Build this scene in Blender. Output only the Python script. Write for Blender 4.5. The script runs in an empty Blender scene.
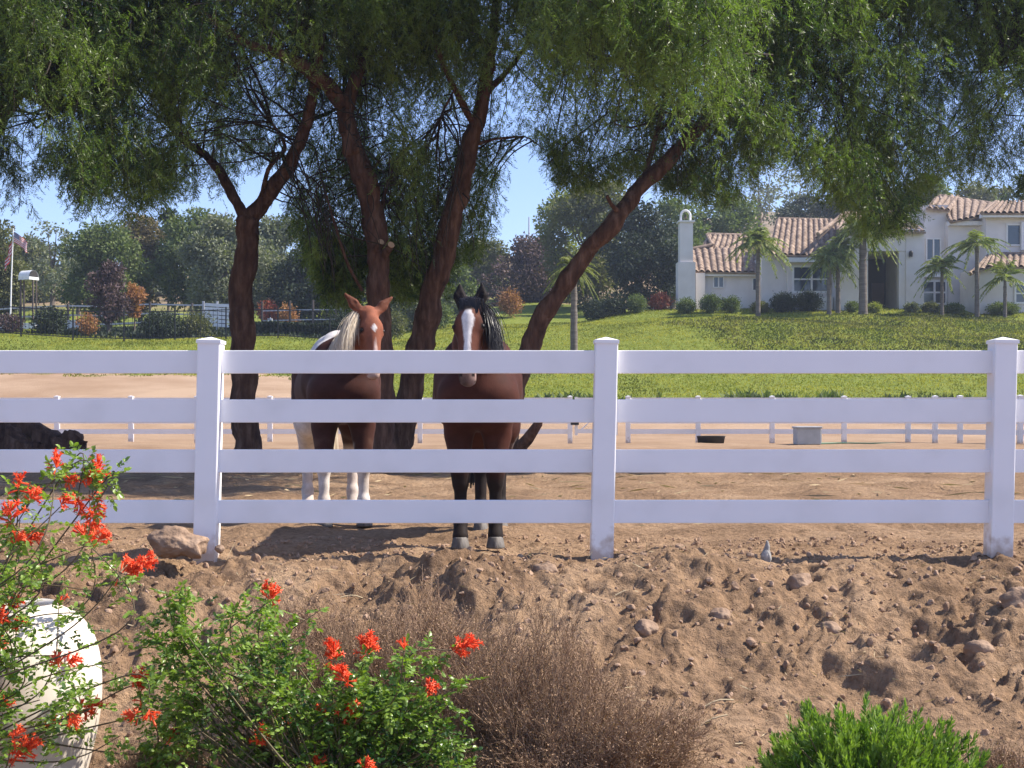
import bpy, math, random
import numpy as np
from mathutils import Vector, Matrix
random.seed(7)
RNG = np.random.default_rng(11)
C = bpy.context.scene.collection
R = math.radians
HC = 0.9          # eye height above the paddock ground (z = 0)
F = 1300.0        # focal length in px of the 1024 px frame
def P(u, v, d):   # design helper: point at distance d seen at (u, v)
    return np.array([(u-512)/F*d, d, HC+(412-v)/F*d])

# ------------------------------------------------------------------ noise
_T = RNG.random((256, 256))
def vn(x, y, s=1.0, k=0):
    x = np.asarray(x)*s+k*17.3+1000; y = np.asarray(y)*s+k*9.1+1000
    xi = np.floor(x).astype(int); yi = np.floor(y).astype(int)
    fx = x-xi; fy = y-yi
    fx = fx*fx*(3-2*fx); fy = fy*fy*(3-2*fy)
    a = _T[xi & 255, yi & 255]; b = _T[(xi+1) & 255, yi & 255]
    c = _T[xi & 255, (yi+1) & 255]; e = _T[(xi+1) & 255, (yi+1) & 255]
    return (a*(1-fx)+b*fx)*(1-fy)+(c*(1-fx)+e*fx)*fy-0.5
def fbm(x, y, s=1.0, o=4, k=0):
    r = 0; a = 1.0
    for i in range(o):
        r = r+a*vn(x, y, s*2**i, k+i*3); a *= .5
    return r
def clods(x, y, cell, prob, rmin, rmax, seed):
    """rounded lumps of earth on a jittered lattice"""
    rs = np.random.default_rng(seed); T = rs.random((128, 128, 4))
    gx = np.asarray(x)/cell+500; gy = np.asarray(y)/cell+500
    ix = np.floor(gx).astype(int); iy = np.floor(gy).astype(int)
    h = np.zeros(gx.shape)
    for dx in (-1, 0, 1):
        for dy in (-1, 0, 1):
            t = T[(ix+dx) & 127, (iy+dy) & 127]
            cx = ix+dx+t[..., 0]; cy = iy+dy+t[..., 1]
            r = rmin+(rmax-rmin)*t[..., 3]**2
            ax = (gx-cx)*(0.75+.5*t[..., 2]); ay = (gy-cy)*(1.25-.5*t[..., 2])
            q = np.clip(1-(ax*ax+ay*ay)/(r*r), 0, 1)
            h = np.maximum(h, np.where(t[..., 2] < prob, np.sqrt(q)*r, 0))
    return h*cell

# ------------------------------------------------------------------ mesh helpers
class MB:
    def __init__(s): s.v = []; s.q = []; s.t = []; s.n = 0; s.a = []; s.vt = []; s.mi = []
    def add(s, V, Fc, tint=0.5, mi=0):
        V = np.asarray(V, float).reshape(-1, 3); Fc = np.asarray(Fc, int)
        s.v.append(V); s.a.append(np.broadcast_to(np.asarray(tint, float), (len(V),)).copy())
        (s.q if Fc.shape[1] == 4 else s.t).append((Fc+s.n, mi)); s.n += len(V)
        return s
    def box(s, a, b, tint=.5, mi=0, M=None):
        (x0, y0, z0), (x1, y1, z1) = a, b
        V = np.array([[x0,y0,z0],[x1,y0,z0],[x1,y1,z0],[x0,y1,z0],[x0,y0,z1],[x1,y0,z1],[x1,y1,z1],[x0,y1,z1]], float)
        if M is not None: V = np.array([M @ Vector(p) for p in V])
        return s.add(V, [[0,3,2,1],[4,5,6,7],[0,1,5,4],[1,2,6,5],[2,3,7,6],[3,0,4,7]], tint, mi)
    def bar(s, p, q, w, h=None, tint=.5, mi=0):
        h = h or w; p = Vector(p); q = Vector(q); d = (q-p); L = d.length
        M = Matrix.Translation(p) @ d.to_track_quat('Z', 'Y').to_matrix().to_4x4()
        return s.box((-w/2, -h/2, 0), (w/2, h/2, L), tint, mi, M)
    def tube(s, pts, rad, n=8, tint=.5, mi=0, wob=0.0, cap=True):
        pts = np.asarray(pts, float); m = len(pts); rad = np.broadcast_to(np.asarray(rad, float), (m,))
        T = np.gradient(pts, axis=0); T /= np.linalg.norm(T, axis=1)[:, None]+1e-9
        ref = np.array([0, 1, 0]) if abs(T[0][1]) < .9 else np.array([1, 0, 0])
        rings = []
        for i in range(m):
            a = np.cross(T[i], ref); a /= np.linalg.norm(a)+1e-9; b = np.cross(T[i], a)
            ref = np.cross(a, T[i]) if False else ref
            th = np.arange(n)*2*math.pi/n
            r = rad[i]*(1+wob*(fbm(np.cos(th)*1.3+i*.11, np.sin(th)*1.3+i*.37, 1.7, 3)))
            rings.append(pts[i]+np.outer(np.cos(th)*r, a)+np.outer(np.sin(th)*r, b))
        V = np.concatenate(rings); Fq = []
        i = np.arange(m-1)[:, None]*n; j = np.arange(n)[None, :]; j2 = (j+1) % n
        Fq = np.stack([(i+j).ravel(), (i+j2).ravel(), (i+n+j2).ravel(), (i+n+j).ravel()], 1)
        s.add(V, Fq, tint, mi)
        if cap:
            for k, e in ((0, -1), (m-1, 1)):
                c = s.n; s.add(np.vstack([rings[k], pts[k]]), [[(a, (a+1) % n, n)[::e][0], (a, (a+1) % n, n)[::e][1], (a, (a+1) % n, n)[::e][2]] for a in range(n)], tint, mi)
        return s
    def lathe(s, prof, n=48, c=(0, 0, 0), tint=.5, mi=0):
        prof = np.asarray(prof, float); m = len(prof); th = np.arange(n)*2*math.pi/n
        V = np.stack([np.outer(prof[:, 0], np.cos(th)), np.outer(prof[:, 0], np.sin(th)), np.repeat(prof[:, 1:2], n, 1)], -1).reshape(-1, 3)+np.array(c)
        i = np.arange(m-1)[:, None]*n; j = np.arange(n)[None, :]; j2 = (j+1) % n
        return s.add(V, np.stack([(i+j).ravel(), (i+j2).ravel(), (i+n+j2).ravel(), (i+n+j).ravel()], 1), tint, mi)
    def build(s, name, mat, parent=None, smooth=False, loc=None):
        V = np.concatenate(s.v) if s.v else np.zeros((0, 3))
        if loc is not None: V = V-np.asarray(loc, float)
        faces = [(f, m) for f, m in s.q]+[(f, m) for f, m in s.t]
        me = bpy.data.meshes.new(name)
        cnt = [f.shape[1] for f, _ in faces for _ in (0,)]
        tot = np.concatenate([np.full(len(f), f.shape[1]) for f, _ in faces])
        loops = np.concatenate([f.ravel() for f, _ in faces])
        me.vertices.add(len(V)); me.vertices.foreach_set('co', V.astype(np.float32).ravel())
        me.loops.add(len(loops)); me.loops.foreach_set('vertex_index', loops.astype(np.int32))
        me.polygons.add(len(tot))
        st = np.concatenate([[0], np.cumsum(tot)[:-1]])
        me.polygons.foreach_set('loop_start', st.astype(np.int32))
        me.polygons.foreach_set('loop_total', tot.astype(np.int32))
        me.polygons.foreach_set('material_index', np.concatenate([np.full(len(f), m) for f, m in faces]).astype(np.int32))
        me.polygons.foreach_set('use_smooth', np.full(len(tot), bool(smooth)))
        at = me.attributes.new('tint', 'FLOAT', 'POINT'); at.data.foreach_set('value', np.concatenate(s.a).astype(np.float32))
        me.update(calc_edges=True)
        for m in (mat if isinstance(mat, (list, tuple)) else [mat]): me.materials.append(m)
        o = bpy.data.objects.new(name, me); C.objects.link(o)
        if parent is not None: o.parent = parent
        if loc is not None: o.location = Vector(loc)
        return o
def tag(o, label=None, cat=None, group=None, kind=None):
    if label: o['label'] = label
    if cat: o['category'] = cat; o['kind'] = 'thing'
    if group: o['group'] = group
    if kind: o['kind'] = kind
    return o
def thing(name, label, cat, loc=(0, 0, 0), group=None):
    o = bpy.data.objects.new(name, None); C.objects.link(o); o.location = Vector([float(c) for c in loc]); o.empty_display_size = .2
    return tag(o, label, cat, group)
def copy_tree(o, parent=None):
    c = o.copy(); C.objects.link(c); c.parent = parent
    for ch in o.children: copy_tree(ch, c)
    return c
def bevel(o, w, seg=2):
    m = o.modifiers.new('bevel', 'BEVEL'); m.width = w; m.segments = seg; m.limit_method = 'ANGLE'
    return o
def norm(a): return a/(np.linalg.norm(a, axis=-1, keepdims=True)+1e-9)
def spline(pts, n):
    pts = np.asarray(pts, float); m = len(pts); t = np.linspace(0, m-1, n)
    out = []
    for x in t:
        i = min(int(x), m-2); f = x-i
        p0 = pts[max(i-1, 0)]; p1 = pts[i]; p2 = pts[i+1]; p3 = pts[min(i+2, m-1)]
        out.append(.5*((2*p1)+(-p0+p2)*f+(2*p0-5*p1+4*p2-p3)*f*f+(-p0+3*p1-3*p2+p3)*f**3))
    return np.array(out)
def rand_dirs(n, rg=RNG): return norm(rg.normal(size=(n, 3)))
def leaf_quads(mb, base, d, L, W, tint, nrm=None, rg=RNG, fold=0.0):
    """one rhombic blade per row: base point, direction, length, width"""
    n = len(base); d = norm(d)
    if nrm is None: nrm = rand_dirs(n, rg)
    side = norm(np.cross(d, nrm)); up = np.cross(side, d)
    L = np.broadcast_to(np.asarray(L, float), (n,))[:, None]; W = np.broadcast_to(np.asarray(W, float), (n,))[:, None]
    mid = base+d*L*.45
    V = np.stack([base, mid+side*W*.5+up*fold*W, base+d*L, mid-side*W*.5+up*fold*W], 1).reshape(-1, 3)
    i = np.arange(n)*4
    mb.add(V, np.stack([i, i+1, i+2, i+3], 1), np.repeat(np.broadcast_to(tint, (n,)), 4))

# ------------------------------------------------------------------ materials
def new_mat(name):
    m = bpy.data.materials.new(name); m.use_nodes = True; nt = m.node_tree
    return m, nt, nt.nodes, nt.links, nt.nodes['Principled BSDF']
def ramp(nd, cols):
    r = nd.new('ShaderNodeValToRGB'); el = r.color_ramp.elements
    while len(el) < len(cols): el.new(.5)
    for e, (p, c) in zip(el, cols): e.position = p; e.color = (*c, 1)
    return r
def mat_noise(name, cols, scale=8, rough=.85, bump=.3, bscale=None, detail=6, stretch=(1, 1, 1), spec=.3, dist=.02, obj_coords=True):
    m, nt, nd, lk, b = new_mat(name)
    tc = nd.new('ShaderNodeTexCoord'); mp = nd.new('ShaderNodeMapping'); mp.inputs['Scale'].default_value = stretch
    lk.new(tc.outputs['Object'], mp.inputs['Vector'])
    n = nd.new('ShaderNodeTexNoise'); n.inputs['Scale'].default_value = scale; n.inputs['Detail'].default_value = detail
    lk.new(mp.outputs[0], n.inputs['Vector'])
    r = ramp(nd, [(.3+.4*i/(len(cols)-1), c) for i, c in enumerate(cols)]); lk.new(n.outputs['Fac'], r.inputs['Fac'])
    lk.new(r.outputs[0], b.inputs['Base Color'])
    b.inputs['Roughness'].default_value = rough; b.inputs['Specular IOR Level'].default_value = spec
    if bump:
        n2 = nd.new('ShaderNodeTexNoise'); n2.inputs['Scale'].default_value = bscale or scale*3; n2.inputs['Detail'].default_value = 8
        lk.new(mp.outputs[0], n2.inputs['Vector'])
        bp = nd.new('ShaderNodeBump'); bp.inputs['Strength'].default_value = bump; bp.inputs['Distance'].default_value = dist
        lk.new(n2.outputs['Fac'], bp.inputs['Height']); lk.new(bp.outputs[0], b.inputs['Normal'])
    return m
def mat_leaf(name, c1, c2, trans=.35, rough=.55, spec=.3, c3=None, tcol=None):
    """leaf: tint attribute blends c1 to c2 (leaf colours differ), light passes through"""
    m, nt, nd, lk, b = new_mat(name)
    a = nd.new('ShaderNodeAttribute'); a.attribute_name = 'tint'
    r = ramp(nd, [(0, c1), (1, c2)] if c3 is None else [(0, c1), (.5, c2), (1, c3)]); lk.new(a.outputs['Fac'], r.inputs['Fac'])
    lk.new(r.outputs[0], b.inputs['Base Color']); b.inputs['Roughness'].default_value = rough; b.inputs['Specular IOR Level'].default_value = spec
    if trans:
        t = nd.new('ShaderNodeBsdfTranslucent'); mx = nd.new('ShaderNodeMixShader'); mx.inputs[0].default_value = trans
        g = nd.new('ShaderNodeMix'); g.data_type = 'RGBA'; g.blend_type = 'MULTIPLY'; g.inputs[0].default_value = 1
        lk.new(r.outputs[0], g.inputs[6]); g.inputs[7].default_value = (*(tcol or (1.5, 1.7, .6)), 1)
        lk.new(g.outputs[2], t.inputs['Color'])
        lk.new(b.outputs[0], mx.inputs[1]); lk.new(t.outputs[0], mx.inputs[2])
        lk.new(mx.outputs[0], nd['Material Output'].inputs['Surface'])
    return m
def mat_plain(name, c, rough=.6, metal=0, spec=.4, c2=None, scale=6, bump=.05):
    c2 = c2 or tuple(x*.86 for x in c)
    m = mat_noise(name, [c2, c], scale, rough, bump, scale*6, spec=spec, dist=.004)
    m.node_tree.nodes['Principled BSDF'].inputs['Metallic'].default_value = metal
    return m

M = {}
# ------------------------------------------------------------------ terrain
YS = [0, 39, 43, 47, 52, 60, 66, 72, 80, 88, 95, 105, 120, 160, 220, 400, 1000, 3000]
def zf(d, v): return HC+(412-v)/F*d
ZL = [0, 0, .25, .9, 1.75, zf(60,373), zf(66,356), zf(72,340), zf(80,336), zf(88,333), zf(95,329), zf(105,322), zf(120,306), zf(160,288), zf(220,272), 34, 30, 10]
ZM = [0, 0, .15, .6, 1.38, zf(60,377), zf(66,362), zf(72,346), zf(80,332), zf(88,324), zf(95,320), zf(105,312), zf(120,300), zf(160,276), zf(220,262), 46, 40, 12]
ZR = [0, 0, .15, .6, 1.38, zf(60,377), zf(66,356), zf(72,338), zf(80,318), zf(88,307), 8.5, 8.9, 9.8, 17, 31, 60, 50, 12]
def terrain(x, y):
    x = np.asarray(x, float); y = np.asarray(y, float)
    u = 512+F*x/np.maximum(y, 8)
    l, m_, r = (np.interp(y, YS, Z) for Z in (ZL, ZM, ZR))
    t1 = np.clip((u-250)/220, 0, 1); t1 = t1*t1*(3-2*t1)
    t2 = np.clip((u-520)/220, 0, 1); t2 = t2*t2*(3-2*t2)
    z = (l*(1-t1)+m_*t1)*(1-t2)+r*t2
    z = z+np.where(y > 50, fbm(x, y, .09, 3, 5)*np.clip((y-50)/30, 0, 1)*.9, 0)
    z = z+np.where(y > 110, fbm(x, y, .02, 3, 8)*np.clip((y-110)/80, 0, 1)*5, 0)
    # the bank below the fence, down to where one stands
    bz = np.interp(y, [0, 4.4, 5.4, 6.0, 6.6, 7.2, 7.6, 8.0, 60], [-.72, -.70, -.62, -.52, -.36, -.15, -.04, 0, 0])
    ed = vn(x, y, 1.1, 4)*.5
    bz = np.interp(y+ed*np.clip((8.2-y)/1, 0, 1), [0, 4.4, 5.4, 6.0, 6.6, 7.2, 7.6, 8.0, 60], [-.72, -.70, -.62, -.50, -.34, -.13, -.03, 0, 0])
    return z+np.where(y < 8.2, bz, 0)
def terrain_fine(x, y):
    z = terrain(x, y)
    wn = np.clip(1-(y-8.0)/1.0, 0, 1)*np.clip((y-3)/1, 0, 1)            # rough bank
    wb = np.exp(-((y-7.1)/.85)**2)
    near = np.clip(1-(y-14)/20, 0.0, 1)
    bank = .25+.75*np.clip(wb+.25, 0, 1)
    lump = np.clip(fbm(x, y, 1.3, 3, 2)*2.2+.55, 0.15, 1.3)
    h = clods(x, y, .30, .38, .12, .34, 1)*.42*lump+clods(x+3, y, .13, .42, .15, .42, 2)*.55*lump+clods(x, y+5, .055, .5, .2, .45, 3)*.6
    wx = x+vn(x, y, 3, 31)*.22; wy = y+vn(x, y, 3, 37)*.22
    n1 = fbm(wx, wy, 1.7, 5, 1); n2 = fbm(wx, wy, 4.6, 5, 14); n3 = fbm(wx, wy, 11, 4, 23)
    h = h*.75+n1*.055+np.tanh(n1*13)*.032*lump+np.tanh(n2*12)*.024*lump+n2*.03+np.tanh(n3*7)*.008+np.tanh(n3*10)*.006+n3*.014-np.clip(.06-np.abs(n2), 0, 1)*.35*lump
    z = z+h*wn*bank
    # trampled paddock: hoof dents and small lumps
    wp = np.clip((y-7.9)/.4, 0, 1)*np.clip(1-(y-18)/22, 0.0, 1)
    z = z+wp*(fbm(x, y, 1.6, 5, 3)*.085+clods(x, y, .11, .3, .15, .4, 5)*.35+clods(x, y, .24, .22, .15, .35, 6)*.22+fbm(x, y, .35, 2, 7)*.10*np.clip((y-11)/3, 0, 1))
    z = z+np.clip((y-18)/4, 0, 1)*np.clip((41-y)/4, 0, 1)*fbm(x, y, .5, 4, 6)*.10
    return z
def grow(a, step, end, k):
    o = [a]
    while o[-1] < end: step *= k; o.append(o[-1]+step)
    return o
ys = list(np.arange(4.2, 8.8, .0135)); ys = [-60, -20, -6, 0, 2, 3, 3.6]+ys+grow(ys[-1], .0135, 900, 1.022)[1:]
xs = list(np.arange(-3.7, 3.7, .0145)); g = grow(3.7, .0145, 700, 1.05)[1:]
xs = [-a for a in g[::-1]]+xs+g
X, Y = np.meshgrid(np.array(xs), np.array(ys)); Z = terrain_fine(X, Y)
nx, ny = len(xs), len(ys)
mb = MB(); i = (np.arange(ny-1)[:, None]*nx+np.arange(nx-1)[None, :]).ravel()
U = 512+F*X/np.maximum(Y, 8)
edge = np.interp(U, [-400, 230, 300, 340, 1500], [59, 59, 57, 51, 51])+fbm(X, Y, .35, 4, 3)*3.5
grass = np.clip((Y-edge)/1.2, 0, 1)
sandy = np.clip((Y-112)/15, 0, 1)
tint = grass*.5*(1-sandy)+sandy*1.0*(fbm(X, Y, .05, 3, 2) > -.5)
mb.add(np.stack([X, Y, Z], -1).reshape(-1, 3), np.stack([i, i+1, i+nx+1, i+nx], 1), tint.ravel())
def mat_ground():
    m, nt, nd, lk, b = new_mat('ground_earth')
    g = nd.new('ShaderNodeNewGeometry'); a = nd.new('ShaderNodeAttribute'); a.attribute_name = 'tint'
    def noise(s, det=6, dim=.5):
        n = nd.new('ShaderNodeTexNoise'); n.inputs['Scale'].default_value = s; n.inputs['Detail'].default_value = det; n.inputs['Roughness'].default_value = dim+.1
        lk.new(g.outputs['Position'], n.inputs['Vector']); return n
    n1 = noise(1.1); n2 = noise(22, 8); n3 = noise(160, 3); n4 = noise(.25, 4)
    dirt = ramp(nd, [(.32, (.22, .137, .081)), (.5, (.33, .212, .126)), (.68, (.43, .288, .178))]); lk.new(n1.outputs['Fac'], dirt.inputs['Fac'])
    dr2 = ramp(nd, [(.3, (.5, .47, .44)), (.5, (.95, .95, .95)), (.66, (1.25, 1.22, 1.18))]); lk.new(n2.outputs['Fac'], dr2.inputs['Fac'])
    mul = nd.new('ShaderNodeMix'); mul.data_type = 'RGBA'; mul.blend_type = 'MULTIPLY'; mul.inputs[0].default_value = .8
    lk.new(dirt.outputs[0], mul.inputs[6]); lk.new(dr2.outputs[0], mul.inputs[7])
    # paler dry sand further into the paddock
    sx = nd.new('ShaderNodeSeparateXYZ'); lk.new(g.outputs['Position'], sx.inputs[0])
    mr = nd.new('ShaderNodeMapRange'); mr.inputs[1].default_value = 20; mr.inputs[2].default_value = 48; lk.new(sx.outputs[1], mr.inputs[0])
    mxs = nd.new('ShaderNodeMix'); mxs.data_type = 'RGBA'; lk.new(mr.outputs[0], mxs.inputs[0]); lk.new(mul.outputs[2], mxs.inputs[6])
    sand = ramp(nd, [(.35, (.34, .22, .135)), (.62, (.46, .32, .21))]); lk.new(n4.outputs['Fac'], sand.inputs['Fac']); lk.new(sand.outputs[0], mxs.inputs[7])
    gr = ramp(nd, [(.3, (.10, .125, .022)), (.5, (.165, .20, .03)), (.68, (.24, .25, .045))])
    n5 = noise(1.6, 8, .65); lk.new(n5.outputs['Fac'], gr.inputs['Fac'])
    hill = ramp(nd, [(.35, (.16, .12, .07)), (.5, (.30, .21, .13)), (.65, (.10, .10, .04))]); lk.new(n4.outputs['Fac'], hill.inputs['Fac'])
    m1 = nd.new('ShaderNodeMapRange'); m1.inputs[1].default_value = .15; m1.inputs[2].default_value = .35; lk.new(a.outputs['Fac'], m1.inputs[0])
    m2 = nd.new('ShaderNodeMapRange'); m2.inputs[1].default_value = .55; m2.inputs[2].default_value = .9; lk.new(a.outputs['Fac'], m2.inputs[0])
    x1 = nd.new('ShaderNodeMix'); x1.data_type = 'RGBA'; lk.new(m1.outputs[0], x1.inputs[0]); lk.new(mxs.outputs[2], x1.inputs[6]); lk.new(gr.outputs[0], x1.inputs[7])
    x2 = nd.new('ShaderNodeMix'); x2.data_type = 'RGBA'; lk.new(m2.outputs[0], x2.inputs[0]); lk.new(x1.outputs[2], x2.inputs[6]); lk.new(hill.outputs[0], x2.inputs[7])
    lk.new(x2.outputs[2], b.inputs['Base Color']); b.inputs['Roughness'].default_value = .95; b.inputs['Specular IOR Level'].default_value = .12
    ad = nd.new('ShaderNodeMath'); ad.operation = 'MULTIPLY_ADD'; ad.inputs[1].default_value = .35
    lk.new(n3.outputs['Fac'], ad.inputs[0]); lk.new(n2.outputs['Fac'], ad.inputs[2])
    bp = nd.new('ShaderNodeBump'); bp.inputs['Strength'].default_value = 1.0; bp.inputs['Distance'].default_value = .045
    lk.new(ad.outputs[0], bp.inputs['Height']); lk.new(bp.outputs[0], b.inputs['Normal'])
    return m
o = mb.build('ground', mat_ground(), smooth=True); o['kind'] = 'structure'
def gz(x, y): return float(terrain_fine(np.array(float(x)), np.array(float(y))))
def PG(u, d):     # ground point
    x = (u-512)/F*d; return np.array([x, d, gz(x, d)])

# ------------------------------------------------------------------ near fence
M['vinyl'] = mat_noise('white_vinyl', [(.79, .78, .78), (.85, .84, .85), (.87, .86, .87)], 3, .42, .03, 40, spec=.4, dist=.002)
nt_ = M['vinyl'].node_tree; nd_ = nt_.nodes; lk_ = nt_.links; g_ = nd_.new('ShaderNodeNewGeometry'); sx_ = nd_.new('ShaderNodeSeparateXYZ'); lk_.new(g_.outputs['Position'], sx_.inputs[0])
nn_ = nd_.new('ShaderNodeTexNoise'); nn_.inputs['Scale'].default_value = 14; nn_.inputs['Detail'].default_value = 8; lk_.new(g_.outputs['Position'], nn_.inputs['Vector'])
ma_ = nd_.new('ShaderNodeMath'); ma_.operation = 'MULTIPLY_ADD'; ma_.inputs[1].default_value = -.42; lk_.new(nn_.outputs['Fac'], ma_.inputs[0]); lk_.new(sx_.outputs[2], ma_.inputs[2])
mr_ = nd_.new('ShaderNodeMapRange'); mr_.inputs[1].default_value = -.06; mr_.inputs[2].default_value = -.19; mr_.inputs[3].default_value = 0; mr_.inputs[4].default_value = .7; lk_.new(ma_.outputs[0], mr_.inputs[0])
mx_ = nd_.new('ShaderNodeMix'); mx_.data_type = 'RGBA'; lk_.new(mr_.outputs[0], mx_.inputs[0]); pb_ = nd_['Principled BSDF']; lk_.new(pb_.inputs['Base Color'].links[0].from_socket, mx_.inputs[6]); mx_.inputs[7].default_value = (.36, .25, .17, 1); lk_.new(mx_.outputs[2], pb_.inputs['Base Color'])
LEAN = .022
def fence_post(root, x, y, h, w, z0=-.1, lean=LEAN, taper_h=.028):
    mb = MB(); hw = w/2; mb.box((-hw, -hw, 0), (hw, hw, h-z0-taper_h))
    o = mb.build('post', M['vinyl'], root); o.location = (x-root.location.x, y-root.location.y, z0-root.location.z); o.rotation_euler = (0, lean, 0)
    if taper_h: bevel(o, w*.05)
    c = MB(); e = hw+w*.045; zt = h-z0-taper_h-w*.10; zc = zt+w*.16
    c.box((-e, -e, zt+.002), (e, e, zc))
    c.add([[-e,-e,zc+.0005],[e,-e,zc+.0005],[e,e,zc+.0005],[-e,e,zc+.0005],[0,0,zc+w*.16]], [[0,1,4],[1,2,4],[2,3,4],[3,0,4]])
    cc = c.build('cap', M['vinyl'], o); return o
FY = 8.0; PX = (FY+.07)
s = F/FY
fx = [(-582-512)/s, (-187-512)/s, (208-512)/s, (603-512)/s, (999.5-512)/s, (1395-512)/s]
nf = thing('rail_fence', 'long white vinyl four rail fence in front of the two horses', 'fence', (0, FY, 0))
zr = [(412-v)/s+HC for v in (350.5, 373.5, 399.5, 422.5, 449.5, 472.5, 500, 523)]
PW = .138
for x in fx:
    fence_post(nf, x-.012, FY, 1.36, PW)
for x0, x1 in zip(fx[:-1], fx[1:]):
    for k in range(4):
        zt, zb = zr[2*k], zr[2*k+1]; zm = (zt+zb)/2
        lx = LEAN*zm-.012+PW/2
        mb = MB(); mb.box((x0+LEAN*zm-.012+PW/2-.004, -.019, zb), (x1+LEAN*zm-.012-PW/2+.004, .019, zt))
        r = mb.build('rail', M['vinyl'], nf); bevel(r, .004)

# ------------------------------------------------------------------ far fence
def simple_fence(name, label, cat, posts, zrails, w, rh, mat, postmat=None, lean=0, H=1.37, cap=True, group=None, rt=.038):
    x0, y0, z0 = posts[0]
    root = thing(name, label, cat, (x0, y0, z0), group)
    for x, y, z in posts:
        if cap: fence_post(root, x, y, z+H, w, z-.1, 0, .02)
        else:
            mb = MB(); mb.box((x-x0-w/2, y-y0-w/2, z-z0-.1), (x-x0+w/2, y-y0+w/2, z-z0+H)); mb.build('post', postmat or mat, root)
    for (a, b) in zip(posts[:-1], posts[1:]):
        for zt in zrails:
            p = np.array(a)+[0, 0, zt-rh/2]-posts[0]; q = np.array(b)+[0, 0, zt-rh/2]-posts[0]
            e = norm(q-p)*(w/2-.002); mb = MB(); M4 = None
            d = q-p; L = np.linalg.norm(d)-w+.004
            yaw = math.atan2(d[1], d[0]); pit = math.asin(d[2]/np.linalg.norm(d))
            mb.box((0, -rt/2, -rh/2), (L, rt/2, rh/2)); o = mb.build('rail', mat, root)
            o.location = Vector(p+e); o.rotation_euler = (0, -pit, yaw)
    return root
ZR4 = [1.32, 1.01, .705, .40]
us = [-86, -13, 57, 131, 197, 270, 345, 420, 495, 570]
ps = [tuple(PG(u, 38.0+.0*u)) for u in us]
ps = [(p[0], 38.0, 0.0) for p in ps]
simple_fence('far_rail_fence', 'distant white four rail fence crossing the sandy paddock left of the gate', 'fence', ps, ZR4, .135, .14, M['vinyl'])
ps = [((u-512)/F*d, d, 0.0) for u, d in ((628, 38), (698, 38), (772, 38), (844, 38), (908, 38), (935, 37.5), (960, 37), (1020, 36), (1090, 35), (1160, 34))]
simple_fence('far_rail_fence', 'distant white rail fence behind the grey utility box', 'fence', ps, ZR4, .135, .14, M['vinyl'])
g0 = thing('paddock_gate', 'white rail gate with diagonal brace in the far paddock fence', 'gate', ((574-512)/F*38, 38.02, 0))
gw = (620-574)/F*38
for zt in ZR4: mb = MB(); mb.box((.1, -.02, zt-.12), (gw-.1, .02, zt)); mb.build('rail', M['vinyl'], g0)
for x in (.06, gw-.12): mb = MB(); mb.box((x-.04, -.025, .22), (x+.05, .025, 1.34)); mb.build('stile', M['vinyl'], g0)
mb = MB(); mb.bar((.12, .045, .3), (gw-.15, .045, 1.28), .09, .03); mb.build('brace', M['vinyl'], g0)
M['black'] = mat_plain('black_metal', (.02, .02, .022), .5)
mb = MB(); mb.box((-.10, -.09, .52), (.14, -.05, .60)); mb.build('latch', M['black'], g0)

# ------------------------------------------------------------------ utility box, trough
M['gbox'] = mat_plain('grey_paint', (.42, .45, .47), .6)
ux, uy = (807-512)/F*36.2, 36.2
t = thing('utility_box', 'squat grey metal utility box standing by the far white fence', 'utility box', (ux, uy, 0))
mb = MB(); mb.box((-.33, -.28, 0), (.33, .28, .44)); bevel(mb.build('cabinet', M['gbox'], t), .015)
mb = MB(); mb.box((-.36, -.31, .442), (.36, .31, .50)); bevel(mb.build('lid', M['gbox'], t), .015)
for k in range(4):
    mb = MB(); mb.box((.332, -.24+k*.13, .05), (.35, -.18+k*.13, .40)); mb.build('rib', M['gbox'], t)
M['rubber'] = mat_plain('dark_rubber', (.03, .028, .026), .8)
mb = MB(); mb.lathe([(0, .03), (.33, .03), (.36, 0), (.40, .2), (.42, .22), (.37, .22), (.34, .06), (0, .06)], 32)
o = mb.build('feed_tub', M['rubber'], smooth=True); o.location = ((711-512)/F*37, 37, 0.0); tag(o, 'low black rubber feed tub on the ground by the far fence', 'feed tub')
M['hose'] = mat_plain('green_hose', (.10, .22, .13), .5)
mb = MB(); hp = [(ux+.35+.5*k, uy-.15+.25*math.sin(k*1.3), .03) for k in range(5)]; mb.tube(spline(hp, 30), .022, 6)
tag(mb.build('garden_hose', M['hose'], smooth=True), 'pale green garden hose lying beside the grey utility box', 'hose')

# ------------------------------------------------------------------ rocks
def rock(name, label, cat, c, size, seed, mat, group=None, lobes=None, sub=5):
    bm_v, bm_f = ico(sub); d = norm(bm_v)
    V = d.copy(); S = np.array(size)
    if lobes:
        r = np.zeros(len(d))
        V0 = []
        k = .12
        # smooth union of lobes by ray march
        t = np.full(len(d), 2.0)
        for _ in range(40):
            p = d*t[:, None]; dist = None; e = 0
            for (lc, lr) in lobes: e = e+np.exp(-(np.linalg.norm(p-np.array(lc), axis=1)-lr)/k)
            dist = -k*np.log(e+1e-30); t = t-dist*.7
        V = d*t[:, None]
    n = fbm(d[:, 0]+seed, d[:, 1]+d[:, 2]*.7, 1.6, 5, seed)*.22+fbm(d[:, 2]+seed, d[:, 0]*1.1, 3.5, 4, seed+3)*.12
    pl = norm(np.random.default_rng(seed).normal(size=(7, 3)))
    for p in pl:
        q = V @ p; cut = np.maximum(q-(.78), 0); V = V-np.outer(cut*.8, p)
    V = V*(1+n)[:, None]*S
    mb = MB(); mb.add(V, bm_f); o = mb.build(name, mat, smooth=True); o.location = Vector([float(a) for a in c]); tag(o, label, cat, group); return o
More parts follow.
